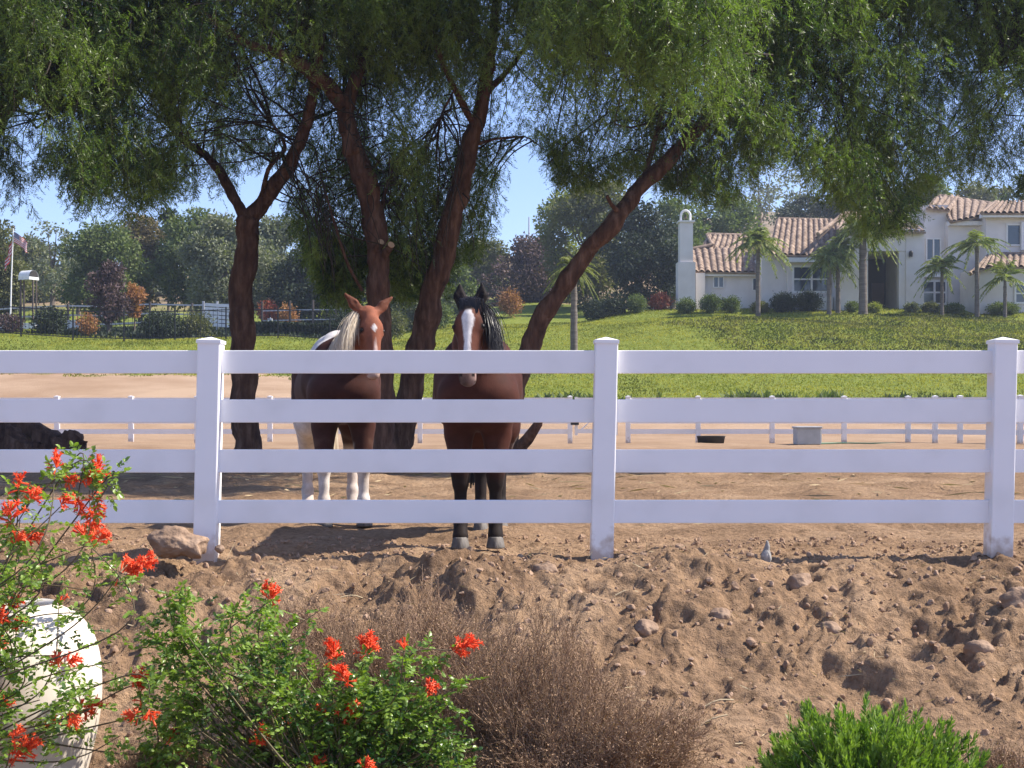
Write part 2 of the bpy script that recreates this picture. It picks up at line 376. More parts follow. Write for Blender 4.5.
def ico(sub):
    import bmesh
    bm = bmesh.new(); bmesh.ops.create_icosphere(bm, subdivisions=sub, radius=1)
    V = np.array([v.co[:] for v in bm.verts]); Fc = np.array([[v.index for v in f.verts] for f in bm.faces]); bm.free(); return V, Fc
M['rock'] = mat_noise('brown_rock', [(.17, .108, .068), (.27, .178, .118), (.37, .255, .175)], 9, .9, .7, 40, dist=.015)
M['grey_rock'] = mat_noise('grey_rock', [(.16, .15, .14), (.38, .36, .34)], 12, .9, .6, 50, dist=.01)
c = P(178, 545, 7.72); rock('boulder', 'brown two lobed boulder leaning at the foot of the left fence post', 'rock', c, (.185, .14, .128), 3, M['rock'], lobes=[((-.25, 0, .1), .75), ((.65, 0, -.15), .48)])
c = P(220, 549, 7.75); rock('stone', 'small brown stone just right of the left fence post foot', 'stone', c, (.03, .03, .026), 5, M['rock'], sub=3)
c = P(766, 552, 7.9); o = rock('pointed_stone', 'small pointed grey stone standing on the bank crest', 'stone', c, (.055, .04, .085), 8, M['grey_rock'], lobes=[((0, 0, -.4), .62), ((.1, 0, .35), .28), ((.12, 0, .8), .1)])
c = P(750, 555, 7.85); rock('pebble', 'tiny brown pebble left of the pointed grey stone', 'stone', c, (.025, .02, .018), 9, M['rock'], sub=3)
for (u, v, d, s_, lb) in ((978, 660, 6.65, .075, 'round brown rock low on the bank at the right'), (1020, 628, 6.9, .10, 'grey brown rock cut by the right edge of view'), (800, 588, 7.45, .085, 'brown clod-like rock below the pointed grey stone'), (720, 622, 6.95, .06, 'small brown rock in the middle of the bank'), (645, 648, 6.8, .065, 'dark round rock above the dry brush'), (545, 578, 7.5, .075, 'brown rock below the middle fence post, left of it'), (830, 625, 6.95, .07, 'flat brown rock in the bank, left of the right post')):
    x = (u-512)/F*d; rock('rock', lb, 'rock', (x, d, gz(x, d)+s_*.1), (s_, s_*.8, s_*.75), int(u), M['rock'], 'rocks on the bank', sub=4)

# ------------------------------------------------------------------ bank litter (stuff)
M['straw'] = mat_leaf('dry_straw', (.30, .22, .12), (.52, .42, .27), trans=.1, rough=.8)
mb = MB(); n = 1500
x = RNG.uniform(-3.4, 3.4, n); y = RNG.uniform(4.6, 8.0, n); keep = (vn(x, y, 1.4, 6) > -.12); x, y = x[keep], y[keep]; n = len(x)
z = terrain_fine(x, y); an = RNG.uniform(0, 6.28, n); el = np.abs(RNG.normal(0, .35, n)); L = RNG.uniform(.02, .11, n)*RNG.choice([1, 1, 1.9], n)
d = np.stack([np.cos(an)*np.cos(el), np.sin(an)*np.cos(el), np.sin(el)], 1)
leaf_quads(mb, np.stack([x, y, z+.006], 1), d, L, RNG.uniform(.0025, .006, n), RNG.random(n))
tag(mb.build('straw_litter', M['straw']), kind='stuff')
M['clod'] = mat_noise('earth_clod', [(.22, .138, .088), (.32, .208, .135), (.42, .285, .195)], 14, .95, .6, 60, dist=.01)
V0, F0 = ico(2); mb = MB(); n = 11000
x = RNG.uniform(-3.6, 3.6, n); y = 4.6+4.6*RNG.random(n)**.75; s_ = .004+.020*RNG.random(n)**6; big = RNG.random(n) < .015; s_ = np.where(big & (y < 8), RNG.uniform(.014, .034, n), s_); z = terrain_fine(x, y)
for k in range(n):
    V = V0.copy(); cutp = norm(RNG.normal(size=(6, 3)))
    for q_ in cutp: V = V-np.outer(np.maximum(V @ q_-.55, 0), q_)
    V = V*(1+.30*(RNG.random((len(V0), 1))-.5))*s_[k]*RNG.uniform(.65, 1.3, 3)
    mb.add(V+[x[k], y[k], z[k]+s_[k]*.25], F0)
tag(mb.build('earth_crumbs', M['clod'], smooth=False), kind='stuff')

# ------------------------------------------------------------------ pepper trees
M['bark'] = mat_noise('pepper_bark', [(.045, .022, .016), (.095, .048, .032), (.17, .10, .07)], 3.2, .95, 1.0, 9, stretch=(3.2, 3.2, .8), dist=.05)
M['twig'] = mat_plain('brown_twig', (.035, .025, .018), .95)
M['cutwood'] = mat_plain('cut_wood', (.50, .33, .20), .8)
M['pepper'] = mat_leaf('pepper_leaf', (.014, .037, .019), (.17, .225, .048), trans=.42, c3=(.050, .102, .032), rough=.42, spec=.45, tcol=(1.35, 1.7, .65))
BU = [-400,-200,-50,0,20,35,60,85,100,130,150,170,200,235,250,270,300,330,350,372,400,440,455,475,490,505,520,545,560,600,640,660,700,740,765,800,820,850,870,900,925,940,960,985,1000,1024,1200,1500]
BV = [230,200,190,165,212,180,165,228,190,228,205,190,198,192,150,170,235,300,305,255,300,290,258,262,240,155,130,150,185,186,172,186,200,198,162,165,191,211,238,231,196,165,190,178,200,192,210,230]
HOLES = [(205,100,14,22,.8),(78,95,16,14,.7),(290,115,35,38,.72),(330,70,12,25,.7),(235,150,20,40,.6),(262,90,16,22,.65),(300,165,30,35,.5),
         (505,95,14,40,.6),(545,75,22,35,.72),(520,160,22,60,.95),(495,200,14,50,.5),(600,110,20,26,.35),(395,90,16,26,.45),(360,30,16,20,.4),(425,40,18,22,.4),
         (470,20,20,20,.35),(655,95,14,30,.4),(735,90,18,22,.4),(800,75,14,12,.5),(770,110,16,16,.4),(785,150,26,30,.7),(820,150,16,20,.4),(985,85,24,50,.25),(945,110,14,35,.3),(1010,150,18,24,.35),
         (20,180,22,25,.4),(150,130,16,18,.4),(620,60,14,20,.4),(955,175,16,20,.6),(700,175,20,20,.4),(560,140,14,30,.4),(720,160,14,26,.3),(690,150,26,30,.5),(640,150,20,22,.35),(865,215,34,34,.62),(815,170,30,26,.5),(745,180,30,20,.4),(10,120,14,18,.3),(880,80,16,14,.2),(345,195,16,60,.35),(470,200,14,40,.4)]
def keep_prob(u, v):
    p = np.ones(len(u))
    for (a, b, ru, rv, st) in HOLES: p *= 1-st*np.exp(-(((u-a)/ru)**2+((v-b)/rv)**2))
    p *= np.clip(.92+1.1*fbm(u/90, v/70, 1.0, 3, 12), .25, 1)
    return p
DT = 20.0
TRUNKS = [[(244,395,20),(243,340,20),(240,300,20),(246,250,20),(250,218,20),(262,203,20),(280,180,19.8),(297,148,19.6),(309,112,19.4),(314,85,19.2)],
          [(381,380,19.4),(379,320,19.4),(377,262,19.4),(374,215,19.4),(364,175,19.3),(352,145,19.2),(346,115,19.2),(352,80,19.2),(360,60,19.3)],
          [(402,425,20.4),(428,310,20.2),(440,270,20.1),(452,220,20),(462,180,20),(474,130,20),(484,95,20)],
          [(528,352,19.8),(550,305,19.7),(580,262,19.6),(612,222,19.4),(645,184,19.8),(680,147,20),(700,125,20.1)],
          [(248,218,20),(238,204,20),(222,175,20.3),(205,155,20.5),(185,140,20.8)], [(346,110,19.2),(330,88,19),(305,68,18.8),(285,56,18.5)]]
def to_world(u, v, d): return np.stack([(u-512)/F*d, d, HC+(412-v)/F*d], -1)
def pepper(idx, urange, drange, limbs, label, n_clump, trunk_parts=(), seed=1, green=0.0, thin=.8):
    """limbs: list of (name, [(u, v, d)...], [radius m...]); the first is the trunk"""
    rg = np.random.default_rng(seed)
    b0 = P(*limbs[0][1][0]); base = np.array([b0[0], b0[1], 0.0])
    root = thing('pepper_tree', label, 'tree', base, 'weeping pepper trees in the paddock')
    allp = []
    for nm, pts, rad in limbs:
        W = np.array([P(*p) for p in pts]); n = max(14, len(pts)*9)
        S = spline(W, n); r = np.interp(np.linspace(0, 1, n), np.linspace(0, 1, len(rad)), rad)
        S[:, :] += np.stack([fbm(np.arange(n)*.21+seed, np.full(n, .3*k), 1, 2, k)*.22*r for k in range(3)], 1)
        r = r*((thin if nm == 'trunk' else .85)+.14*fbm(np.arange(n)*.33, np.full(n, seed*1.7), 1, 3, 5))
        if nm == 'trunk':
            fl = np.exp(-np.arange(n)/1.6); r = r*(1+.55*fl); S[0, 2] = min(S[0, 2], -.05)
        mb = MB(); mb.tube(S, r, 20 if nm == 'trunk' else 10, wob=.16)
        mb.build(nm, M['bark'], root, smooth=True, loc=base).location = (0, 0, 0)
        k = n//5 if nm != 'trunk' else n*(7 if idx == 3 else 5)//8
        if len(pts) > 3: allp.append(np.concatenate([S[k:], r[k:, None]], 1))
    A = np.concatenate(allp)
    # clumps: ends of twigs that carry the hanging sprays
    m = n_clump*3
    u = rg.uniform(*urange, m); vb = np.interp(u, BU, BV); v = vb-18-rg.random(m)**.8*(vb+230)
    v = np.where(rg.random(m) < .11, vb-rg.uniform(15, 60, m), v)
    ok = (rg.random(m) < keep_prob(u, v+15)*np.clip(.38+(vb-v)/150, 0, 1)); u, v = u[ok][:n_clump], v[ok][:n_clump]; n = len(u)
    # crowns are shallow near their edge, deep in the middle
    uc = (urange[0]+urange[1])/2; hw = (urange[1]-urange[0])/2
    dd = rg.uniform(-1, 1, n)*(drange[1]-drange[0])/2*np.sqrt(np.clip(1.05-((u-uc)/(hw*1.15))**2, .1, 1))+sum(drange)/2
    if idx == 3: dd = np.where((u < 740) & (v < 62) & (rg.random(n) < .6), rg.uniform(14.2, 18.5, n), dd)
    tops = to_world(u, v, dd)
    mbw = MB()
    for i in range(n):
        p = tops[i]; w = A[:, :3]-p; dist = np.linalg.norm(w*[1, 1, .8], axis=1)+np.where(A[:, 2] < p[2]+.1, 1.2, 0); j = rg.choice(np.argsort(dist)[:22]); q = A[j, :3]
        L = np.linalg.norm(p-q)
        if L < .1: continue
        mid = (p+q)/2+np.array([0, 0, .13*L])+rg.normal(size=3)*.10*L
        S = spline([q, q*.6+mid*.4+rg.normal(size=3)*.04*L, mid, p+[0, 0, .02], p+(p-q)*.08-[0, 0, .15]], 9)
        mbw.tube(S, np.linspace(min(.024, .005*L+.006), .003, 9), 4, cap=False)
    # sprays
    nS = rg.integers(7, 14, n); ci = np.repeat(np.arange(n), nS); ns = len(ci)
    off = rg.normal(size=(ns, 3))*[.22, .24, .12]
    st = tops[ci]+off
    ub = 512+F*st[:, 0]/st[:, 1]; vt = 412-(st[:, 2]-HC)*F/st[:, 1]
    for tl_ in TRUNKS:      # the sprays hang behind and beside the trunks, not before them
        tv = np.array([q[1] for q in tl_][::-1]); tu = np.array([q[0] for q in tl_][::-1]); td = np.array([q[2] for q in tl_][::-1])
        for dv in (0, 35):
            near_ = (np.abs(ub-np.interp(vt+dv, tv, tu)) < 32) & (vt+dv > tv[0]) & (st[:, 1] < np.interp(vt+dv, tv, td)+.3) & (rg.random(ns) < .93)
            nd_ = np.interp(vt, tv, td)+rg.uniform(.35, 2.2, ns); f_ = np.where(near_, nd_/st[:, 1], 1.0)
            st = np.stack([st[:, 0]*f_, st[:, 1]*f_, HC+(st[:, 2]-HC)*f_], 1)
    lim = (np.interp(ub, BU, BV)-vt)/F*st[:, 1]
    okS = (lim > .22) | (rg.random(ns) < .12); st, ci, lim, ub, vt = st[okS], ci[okS], lim[okS], ub[okS], vt[okS]; ns = len(ci)
    Ls = np.clip(rg.uniform(.3, 1.15, ns), .15, np.maximum(lim*rg.uniform(.8, 1.15, ns), .18))
    # hanging twig: leaves every few cm
    K = 9
    a = rg.uniform(0, 6.28, ns); out = np.stack([np.cos(a), np.sin(a), np.zeros(ns)], 1)*rg.uniform(.04, .38, ns)[:, None]
    tt = (np.arange(K)+.5)/K
    pos = st[:, None, :]+out[:, None, :]*(tt[None, :, None]**.5)*Ls[:, None, None]-np.array([0, 0, 1])*(tt[None, :, None]**1.3*Ls[:, None, None])
    pos = pos+rg.normal(size=pos.shape)*.02
    ctint = np.clip(.45+green+rg.normal(0, .24, n), 0, 1)
    # clumps are more yellow-green where young
    strand_t = np.clip(ctint[ci]+rg.normal(0, .1, ns), 0, 1)
    # twig ribbons
    e = pos[:, -1]; leaf_quads(mbw, st, e-st, np.linalg.norm(e-st, axis=1), .008, .5, rg=rg)
    # pinnate leaf = rachis with 2 rows of leaflets
    pp = pos.reshape(-1, 3); kk = len(pp); a2 = rg.uniform(0, 6.28, kk)
    rd = norm(np.stack([np.cos(a2)*.75, np.sin(a2)*.75, -rg.uniform(.25, 1.3, kk)], 1)); LL = rg.uniform(.12, .24, kk)
    nl = 8; rows = []
    sd = norm(np.cross(rd, rand_dirs(kk, rg)))
    tl = np.clip(np.repeat(strand_t, K)+rg.normal(0, .08, kk), 0, 1)
    mbl = MB()
    for q in range(nl):
        f = (q+.6)/nl; bpos = pp+rd*(LL*f)[:, None]
        for sg in (-1, 1):
            dl = norm(rd*.75+sd*sg*.75+rg.normal(size=rd.shape)*.15)
            leaf_quads(mbl, bpos, dl, rg.uniform(.038, .072, kk), rg.uniform(.008, .0135, kk), tl, rg=rg)
    mbw.build('branches', M['twig'], root, loc=base).location = (0, 0, 0)
    mbl.build('foliage', M['pepper'], root, loc=base).location = (0, 0, 0)
    return root, base
D_ = DT
tA, bA = pepper(0, (95, 345), (16.8, 22.8), [
    ('trunk', [(250,470,20),(248,440,20),(244,395,20),(243,340,20),(240,300,20),(246,250,20),(250,218,20)], [.31,.27,.25,.25,.24,.22,.22]),
    ('limb', [(249,222,20),(262,203,20),(280,180,19.8),(297,148,19.6),(309,112,19.4),(318,60,19),(322,-20,19),(330,-90,19)], [.17,.15,.14,.12,.10,.08,.06,.03]),
    ('limb', [(250,222,20),(238,204,20),(222,175,20.3),(205,155,20.5),(180,138,20.8),(165,110,21),(150,40,21.2)], [.12,.10,.09,.075,.06,.05,.02]),
    ('limb', [(296,150,19.6),(307,125,20),(318,117,20.2),(340,105,20.5),(352,70,20.8)], [.07,.05,.04,.03,.02]),
    ('limb', [(262,203,20),(268,170,19.5),(285,148,19.2),(270,120,19)], [.05,.04,.03,.02]),
    ], 'pepper tree with dark forked trunk just right of the left fence post', 390, seed=3, green=-.04, thin=.78)
tB, bB = pepper(1, (300, 425), (17.6, 22), [
    ('trunk', [(384,470,19.4),(382,430,19.4),(381,380,19.4),(379,320,19.4),(377,262,19.4),(374,215,19.4),(364,175,19.3),(352,145,19.2),(346,115,19.2),(348,95,19.2)], [.31,.26,.245,.235,.22,.22,.22,.20,.18,.17]),
    ('limb', [(347,110,19.2),(330,88,19),(305,68,18.8),(280,54,18.5),(240,40,18.2),(200,10,18)], [.14,.13,.12,.10,.07,.04]),
    ('limb', [(348,104,19.2),(356,80,19.2),(362,55,19.4),(372,0,19.6),(380,-80,19.8)], [.12,.10,.09,.07,.04]),
    ('limb', [(379,230,19.4),(388,180,19.6),(405,150,19.8),(430,130,20)], [.04,.03,.02,.01]),
    ('limb', [(362,290,19.4),(347,262,19.0),(335,225,18.8),(322,180,18.8)], [.03,.025,.02,.012]),
    ], 'pepper tree with reddish upright trunk directly behind the paint horse', 290, seed=5, green=.08, thin=.76)
for (u, v, dd, ln, r_) in ((389,243,19.1,.20,.055),(379,240,19.15,.16,.05)):
    mb = MB(); p0 = P(u-5, v+12, 19.3)-bB; p1 = P(u+2, v+2, dd)-bB; mb.tube([p0, (p0+p1)/2, p1], [r_*1.3, r_, r_], 10, wob=.2, cap=False); st = mb.build('stub', M['bark'], tB, smooth=True)
    mb = MB(); c = p1; dr = norm(p1-p0); mb.tube([c, c+dr*.012], [r_*.97, r_*.97], 10); mb.build('cut_face', M['cutwood'], st)
tC, bC = pepper(2, (405, 560), (17.8, 22.8), [
    ('trunk', [(392,468,20.4),(402,425,20.4),(415,365,20.3),(428,310,20.2),(440,270,20.1),(452,220,20),(462,180,20),(474,130,20),(484,95,20),(489,60,20)], [.33,.29,.27,.26,.25,.21,.20,.17,.14,.12]),
    ('limb', [(488,70,20),(494,20,20),(500,-60,20),(495,-120,20)], [.11,.09,.06,.03]),
    ('limb', [(476,128,20),(455,90,19.6),(438,50,19.2),(425,0,19),(410,-60,19)], [.07,.06,.05,.04,.02]),
    ('limb', [(470,148,20),(490,140,20.2),(515,137,20.6),(528,138,20.8),(545,150,21)], [.035,.028,.02,.014,.006]),
    ('limb', [(484,95,20),(508,70,20.4),(530,40,20.8),(560,-10,21)], [.07,.05,.04,.02]),
    ('limb', [(436,160,20),(440,120,19.5),(449,100,19.3),(455,88,19.2)], [.02,.025,.02,.015]),
    ], 'pepper tree with dark trunk leaning right between the two horses', 290, seed=8, green=0.02, thin=.74)
tD, bD = pepper(3, (545, 935), (18.6, 24.5), [
    ('trunk', [(497,468,19.8),(512,405,19.8),(528,352,19.8),(550,305,19.7),(580,262,19.6),(612,222,19.4),(645,184,19.8),(680,147,20),(712,112,20.2),(740,85,20.4)], [.34,.29,.265,.25,.23,.215,.20,.185,.17,.15]),
    ('limb', [(738,88,20.4),(790,55,20.8),(850,30,21.2),(905,5,21.6),(960,-20,22)], [.13,.11,.09,.07,.03]),
    ('limb', [(725,100,20.3),(745,50,20.6),(770,-10,21),(790,-90,21.3)], [.10,.09,.06,.03]),
    ('limb', [(640,190,19.8),(660,120,20.2),(668,60,20.5),(650,-20,20.8)], [.05,.045,.04,.02]),
    ('limb', [(668,60,20.5),(620,30,20.6),(585,5,20.7),(570,-50,20.8)], [.05,.04,.03,.02]),
    ('limb', [(790,57,20.8),(835,75,21.4),(862,110,21.8),(872,150,22)], [.06,.05,.04,.02]),
    ('limb', [(620,214,19.4),(612,205,19.2),(607,196,19.1)], [.05,.035,.03]),
    ], 'pepper tree with thick reddish trunk leaning far right behind the bay horse', 960, seed=13, green=.02, thin=.58)
mb = MB(); p0 = P(519, 440, 19.3)-bD; mb.tube([P(516,450,19.4)-bD, P(527,440,19.1)-bD, P(538,424,18.9)-bD, P(541,416,18.85)-bD], [.10, .08, .06, .03], 9, wob=.4); mb.build('stub', M['bark'], tD, smooth=True)
tE, bE = pepper(4, (-230, 125), (15.2, 22.5), [
    ('trunk', [(-40,472,20.5),(-42,440,20.5),(-50,380,20.5),(-55,300,20.5),(-40,220,20.5),(-20,150,20.4),(10,100,20.2),(40,60,20)], [.62,.5,.40,.36,.30,.26,.2,.15]),
    ('limb', [(20,90,20.2),(50,105,19.8),(75,106,19.6),(105,100,19.4),(130,80,19.2)], [.08,.07,.06,.045,.02]),
    ('limb', [(35,64,20),(70,20,20),(90,-40,20)], [.12,.08,.03]),
    ('limb', [(-50,260,20.5),(-100,180,20),(-150,100,20),(-180,20,20)], [.15,.12,.09,.04]),
    ], 'big pepper tree at the left edge, gnarled dark root flare showing', 480, seed=21, green=-.16)
mb = MB()   # root flare of the old tree
for (pts, rr) in (([(-30,429,20.4),(5,440,20.2),(35,444,20.1),(62,449,20),(84,453,20)], [.42,.36,.30,.22,.12]), ([(-30,432,20.3),(10,448,19.8),(40,458,19.6)], [.38,.28,.14]), ([(8,432,20.5),(22,430,20.3),(40,443,20.2)], [.2,.2,.1]), ([(60,444,20),(74,440,20),(80,447,20)], [.12,.14,.1])):
    W = np.array([P(*p) for p in pts])-bE; S = spline(W, 16); mb.tube(S, np.interp(np.linspace(0,1,16), np.linspace(0,1,len(rr)), rr), 16, wob=.8)
mb.build('root_flare', M['bark'], tE, smooth=True)
tF, bF = pepper(5, (930, 1260), (19.8, 26), [
    ('trunk', [(1190,448,23),(1187,400,23),(1170,300,23),(1150,200,23),(1140,120,23),(1120,60,23)], [.5,.42,.37,.33,.27,.2]),
    ('limb', [(1142,130,23),(1090,80,22.8),(1030,60,22.6),(980,70,22.4)], [.10,.08,.06,.03]),
    ('limb', [(1130,80,23),(1180,20,23),(1220,-60,23)], [.10,.07,.03]),
    ], 'pepper tree whose dark hanging sprays fill the top right corner', 640, seed=27, green=-.08, thin=1.1)
# fallen twigs and leaves under the trees
mb = MB(); n = 700; x = RNG.uniform(-9, 6, n); y = RNG.uniform(10, 24, n); z = terrain_fine(x, y); an = RNG.uniform(0, 6.28, n)
leaf_quads(mb, np.stack([x, y, z+.02], 1), np.stack([np.cos(an), np.sin(an), RNG.normal(0, .1, n)], 1), RNG.uniform(.05, .4, n), .02, RNG.random(n)*.3)
tag(mb.build('leaf_litter', M['straw']), kind='stuff')
for (u, d, sz, lb) in ((159, 23.5, .16, 'dark stone on the sand beside the far left tree roots'), (187, 24, .13, 'smaller dark stone right of the tree roots')):
    p = PG(u, d); rock('paddock_stone', lb, 'stone', (p[0], p[1], p[2]+.05), (sz, sz*.6, sz*.6), int(u), M['rock'], sub=3)

# ------------------------------------------------------------------ honeysuckle shrubs in front
M['hleaf'] = mat_leaf('honeysuckle_leaf', (.022, .068, .014), (.22, .32, .05), trans=.32, c3=(.07, .15, .027), rough=.35, spec=.5)
M['hstem'] = mat_leaf('honeysuckle_stem', (.09, .06, .04), (.16, .15, .06), trans=0, rough=.7)
M['flower'] = mat_leaf('orange_red_flower', (.62, .035, .012), (.88, .15, .05), trans=.25, c3=(.80, .07, .02), rough=.5, tcol=(1.2, .9, .9))
def leaf6(mb, base, d, L, W, tint, rg):
    n = len(base); d = norm(d); side = norm(np.cross(d, rand_dirs(n, rg)*.7+[0, 0, .8])); up = np.cross(side, d)
    L = np.broadcast_to(L, (n,))[:, None]; W = np.broadcast_to(W, (n,))[:, None]
    b = base; m1 = base+d*L*.33; m2 = base+d*L*.7; t = base+d*L-up*L*.08
    l1 = m1+side*W*.5+up*W*.16; r1 = m1-side*W*.5+up*W*.16; l2 = m2+side*W*.42+up*W*.12; r2 = m2-side*W*.42+up*W*.12
    V = np.stack([b, l1, l2, t, r2, r1, m1, m2], 1).reshape(-1, 3); i = np.arange(n)*8
    T = np.repeat(np.broadcast_to(tint, (n,)), 8)
    q = np.concatenate([np.stack([i+6, i+7, i+2, i+1], 1), np.stack([i+6, i+5, i+4, i+7], 1)])
    tr = np.concatenate([np.stack([i, i+6, i+1], 1), np.stack([i, i+5, i+6], 1), np.stack([i+7, i+3, i+2], 1), np.stack([i+7, i+4, i+3], 1)])
    k = mb.n; mb.add(V, q, T); mb.t.append((tr+k, 0))
def compound(mb, base, d, L, tint, rg, leaflet=.02, pairs=3):
    """odd-pinnate leaves"""
    n = len(base); d = norm(d); side = norm(np.cross(d, rand_dirs(n, rg)*.5+[0, 0, 1.0])); L = np.broadcast_to(L, (n,))
    for q in range(pairs):
        f = .35+.5*q/max(pairs-1, 1)*1.0; b = base+d*(L*f)[:, None]-np.array([0, 0, .12])*(L*f*f)[:, None]
        for sg in (-1, 1):
            leaf6(mb, b, d*.45+side*sg*.9+rg.normal(size=(n, 3))*.12, leaflet*rg.uniform(.8, 1.2, n), leaflet*.62, tint, rg)
    b = base+d*(L*.95)[:, None]-np.array([0, 0, .12])*L[:, None]; leaf6(mb, b, d, leaflet*1.2, leaflet*.7, tint, rg)
    leaf_quads(mb, base, d-np.array([0, 0, .06]), L, .003, .9, rg=rg)
def trumpet(mb, p, d, L, tint, rg):
    d = norm(np.asarray(d)); a = norm(np.cross(d, [.3, .5, .8])); b = np.cross(a, d)
    bend = norm(rg.normal(size=3))*L*.18
    S = [p, p+d*L*.3+bend*.3, p+d*L*.62+bend*.8, p+d*L*.82+bend]; mb.tube(S, [L*.045, L*.075, L*.095, L*.12], 6, tint, cap=False)
    c = S[-1]
    for k in range(5):
        th = k*1.256+rg.random()*.4; o = a*math.cos(th)+b*math.sin(th)
        q = c+o*L*.11; e = q+o*L*.20+d*L*rg.uniform(-.02, .12); sd = np.cross(o, d)*L*.085
        mb.add([q-sd*.7, e-sd*.5, e+sd*.5+o*L*.05, q+sd*.7], [[0, 1, 2, 3]], min(1, tint+.15))
    if rg.random() < .6: mb.tube([c, c+d*L*.28+bend*.2], [L*.014, L*.01], 3, .5, cap=False)
def cluster(parent, c, ax, size, rg, origin):
    """a head of tubular flowers along the last stretch of stem"""
    mb = MB(); ax = norm(np.asarray(ax)); n = int(max(3, min(46, size/.0018)))
    for k in range(n):
        t = rg.random(); o = norm(rg.normal(size=3)+ax*.9); L = rg.uniform(.030, .05)
        r0 = size*.28; p = c+ax*(t-.5)*size*1.1+o*r0*rg.random()
        trumpet(mb, p, o+ax*.5, L if size > .04 else L*.85, np.clip(rg.normal(.5, .22), 0, 1), rg)
    mb.build('flower_cluster', M['flower'], parent, loc=origin).location = (0, 0, 0)
def honeysuckle(label, base, flowers, stems, depth, rg, mass=None, name='honeysuckle_shrub', lden=.5):
    root = thing(name, label, 'shrub', base); mw = MB(); ml = MB(); ends = []
    for (u, v, sz, du, dv) in flowers:
        d = depth+rg.uniform(-.28, .28); c = P(u, v, d); ax = np.array([du, rg.uniform(-.3, .3), dv])
        cluster(root, c, ax, sz*.93/F*d, rg, base); ends.append((c-norm(ax)*sz/F*d*.5, norm(ax)))
    for (u, v, d, du, dv) in stems: ends.append((P(u, v, d), norm(np.array([du, rg.uniform(-.3, .3), dv]))))
    for c, ax in ends:
        b = base+np.array([rg.normal()*.05, rg.normal()*.06, 0]); L = np.linalg.norm(c-b)
        S = spline([b, b+(c-b)*.35+np.array([0, 0, .10*L])+rg.normal(size=3)*.05*L, c-ax*L*(.22 if ax[2] > 0 else .07)+rg.normal(size=3)*.03*L, c], 26)
        mw.tube(S, np.linspace(.0048, .0018, 26), 5, .2, cap=False)
        nn = int(L/.012*lden); tt = rg.uniform(.30, 1, nn); ii = np.minimum((tt*25).astype(int), 24)
        pp = S[ii]; dr = norm(np.gradient(S, axis=0)[ii]*.7+rand_dirs(nn, rg)*.9+[0, 0, .1])
        young = np.clip(.35+.5*(tt-.5)+rg.normal(0, .16, nn), 0, 1)
        compound(ml, pp, dr, rg.uniform(.045, .085, nn), young, rg, .0235)
    if mass:
        poly, n, dr_ = mass; us_ = np.array([p[0] for p in poly]); vs_ = np.array([p[1] for p in poly])
        u = rg.uniform(us_[0], us_[-1], n); top = np.interp(u, us_, vs_); v = top+(rg.random(n)**1.25)*(800-top)
        k = (rg.random(n) < np.clip(.25+(v-top)/45+fbm(u/40, v/40, 1, 3, 3)*1.2, .05, 1)); u, v = u[k], v[k]; n = len(u)
        d = depth+rg.normal(0, dr_, n)*np.clip((v-np.interp(u, us_, vs_))/60, .25, 1); C0 = to_world(u, v, d)
        hd = norm(C0-(base+[0, 0, .1]))
        ct = np.clip(.42+fbm(u/30, v/30, 1, 2, 8)*1.0+(d < depth)*.06, 0, 1)
        for q in range(4):
            compound(ml, C0+rg.normal(size=(n, 3))*.028, norm(hd*.7+rand_dirs(n, rg)), rg.uniform(.05, .09, n), np.clip(ct+rg.normal(0, .13, n), 0, 1), rg, .020)
        idx = rg.choice(n, min(160, n), replace=False)
        for i in idx:
            c = C0[i]; b = base+rg.normal(size=3)*[.12, .1, 0]; S = spline([b, (b+c)/2+rg.normal(size=3)*.05, c], 9); mw.tube(S, np.linspace(.006, .0018, 9), 4, .1+.7*rg.random(), cap=False)
    mw.build('stems', M['hstem'], root, loc=base, smooth=True).location = (0, 0, 0); ml.build('leaves', M['hleaf'], root, loc=base).location = (0, 0, 0)
    return root
rg = np.random.default_rng(5)
DB = 4.75
FL = [(94,478,26,.3,1),(56,464,11,-.1,1),(68,480,8,.8,.2),(19,485,10,.2,1),(33,498,9,.5,.8),(11,516,14,-.1,1),(16,541,10,.3,.7),(30,539,15,.9,.5),(79,503,10,.2,-.6),
      (95,503,10,.3,-.9),(94,516,12,0,-.6),(64,503,11,.7,.7),(92,541,13,.1,1),(84,536,8,-.4,1),(131,567,26,.9,.6),(101,539,9,.8,.5),(9,604,12,.9,.3),(2,620,10,0,1),(17,629,9,.1,1),(59,605,4,0,1),
      (1,652,12,0,1),(57,664,8,-.3,.8),(70,662,9,.9,.3),(141,686,17,.2,1),(141,703,5,.2,-.9),(150,711,7,.1,-1),(135,716,6,-.8,0),(72,716,12,.1,-.5),(86,708,14,.9,.4),(62,718,9,-.7,-.3),(22,752,22,.6,.6),(37,767,12,.9,.1),(14,738,8,.5,.8),(3,706,14,0,1)]
ST = [(92,590,4.7,1,.2),(90,612,4.65,1,.3),(40,560,4.8,.5,.8),(55,655,4.6,1,.1),(112,662,4.7,1,.3),(40,700,4.6,.9,0),(120,736,4.7,1,.2),(75,735,4.6,.8,0),(10,640,4.6,.3,.8),(50,622,4.65,.9,.1),(20,520,4.8,.2,1),(22,575,4.7,.4,.9)]
base = np.array([(-170-512)/F*4.7, 4.7, -.70])
honeysuckle('tall honeysuckle shrub with orange red flowers arching over the pale urn', base, FL, ST, DB, rg,
            lden=.2)
base = np.array([(330-512)/F*4.95, 4.95, -.70])
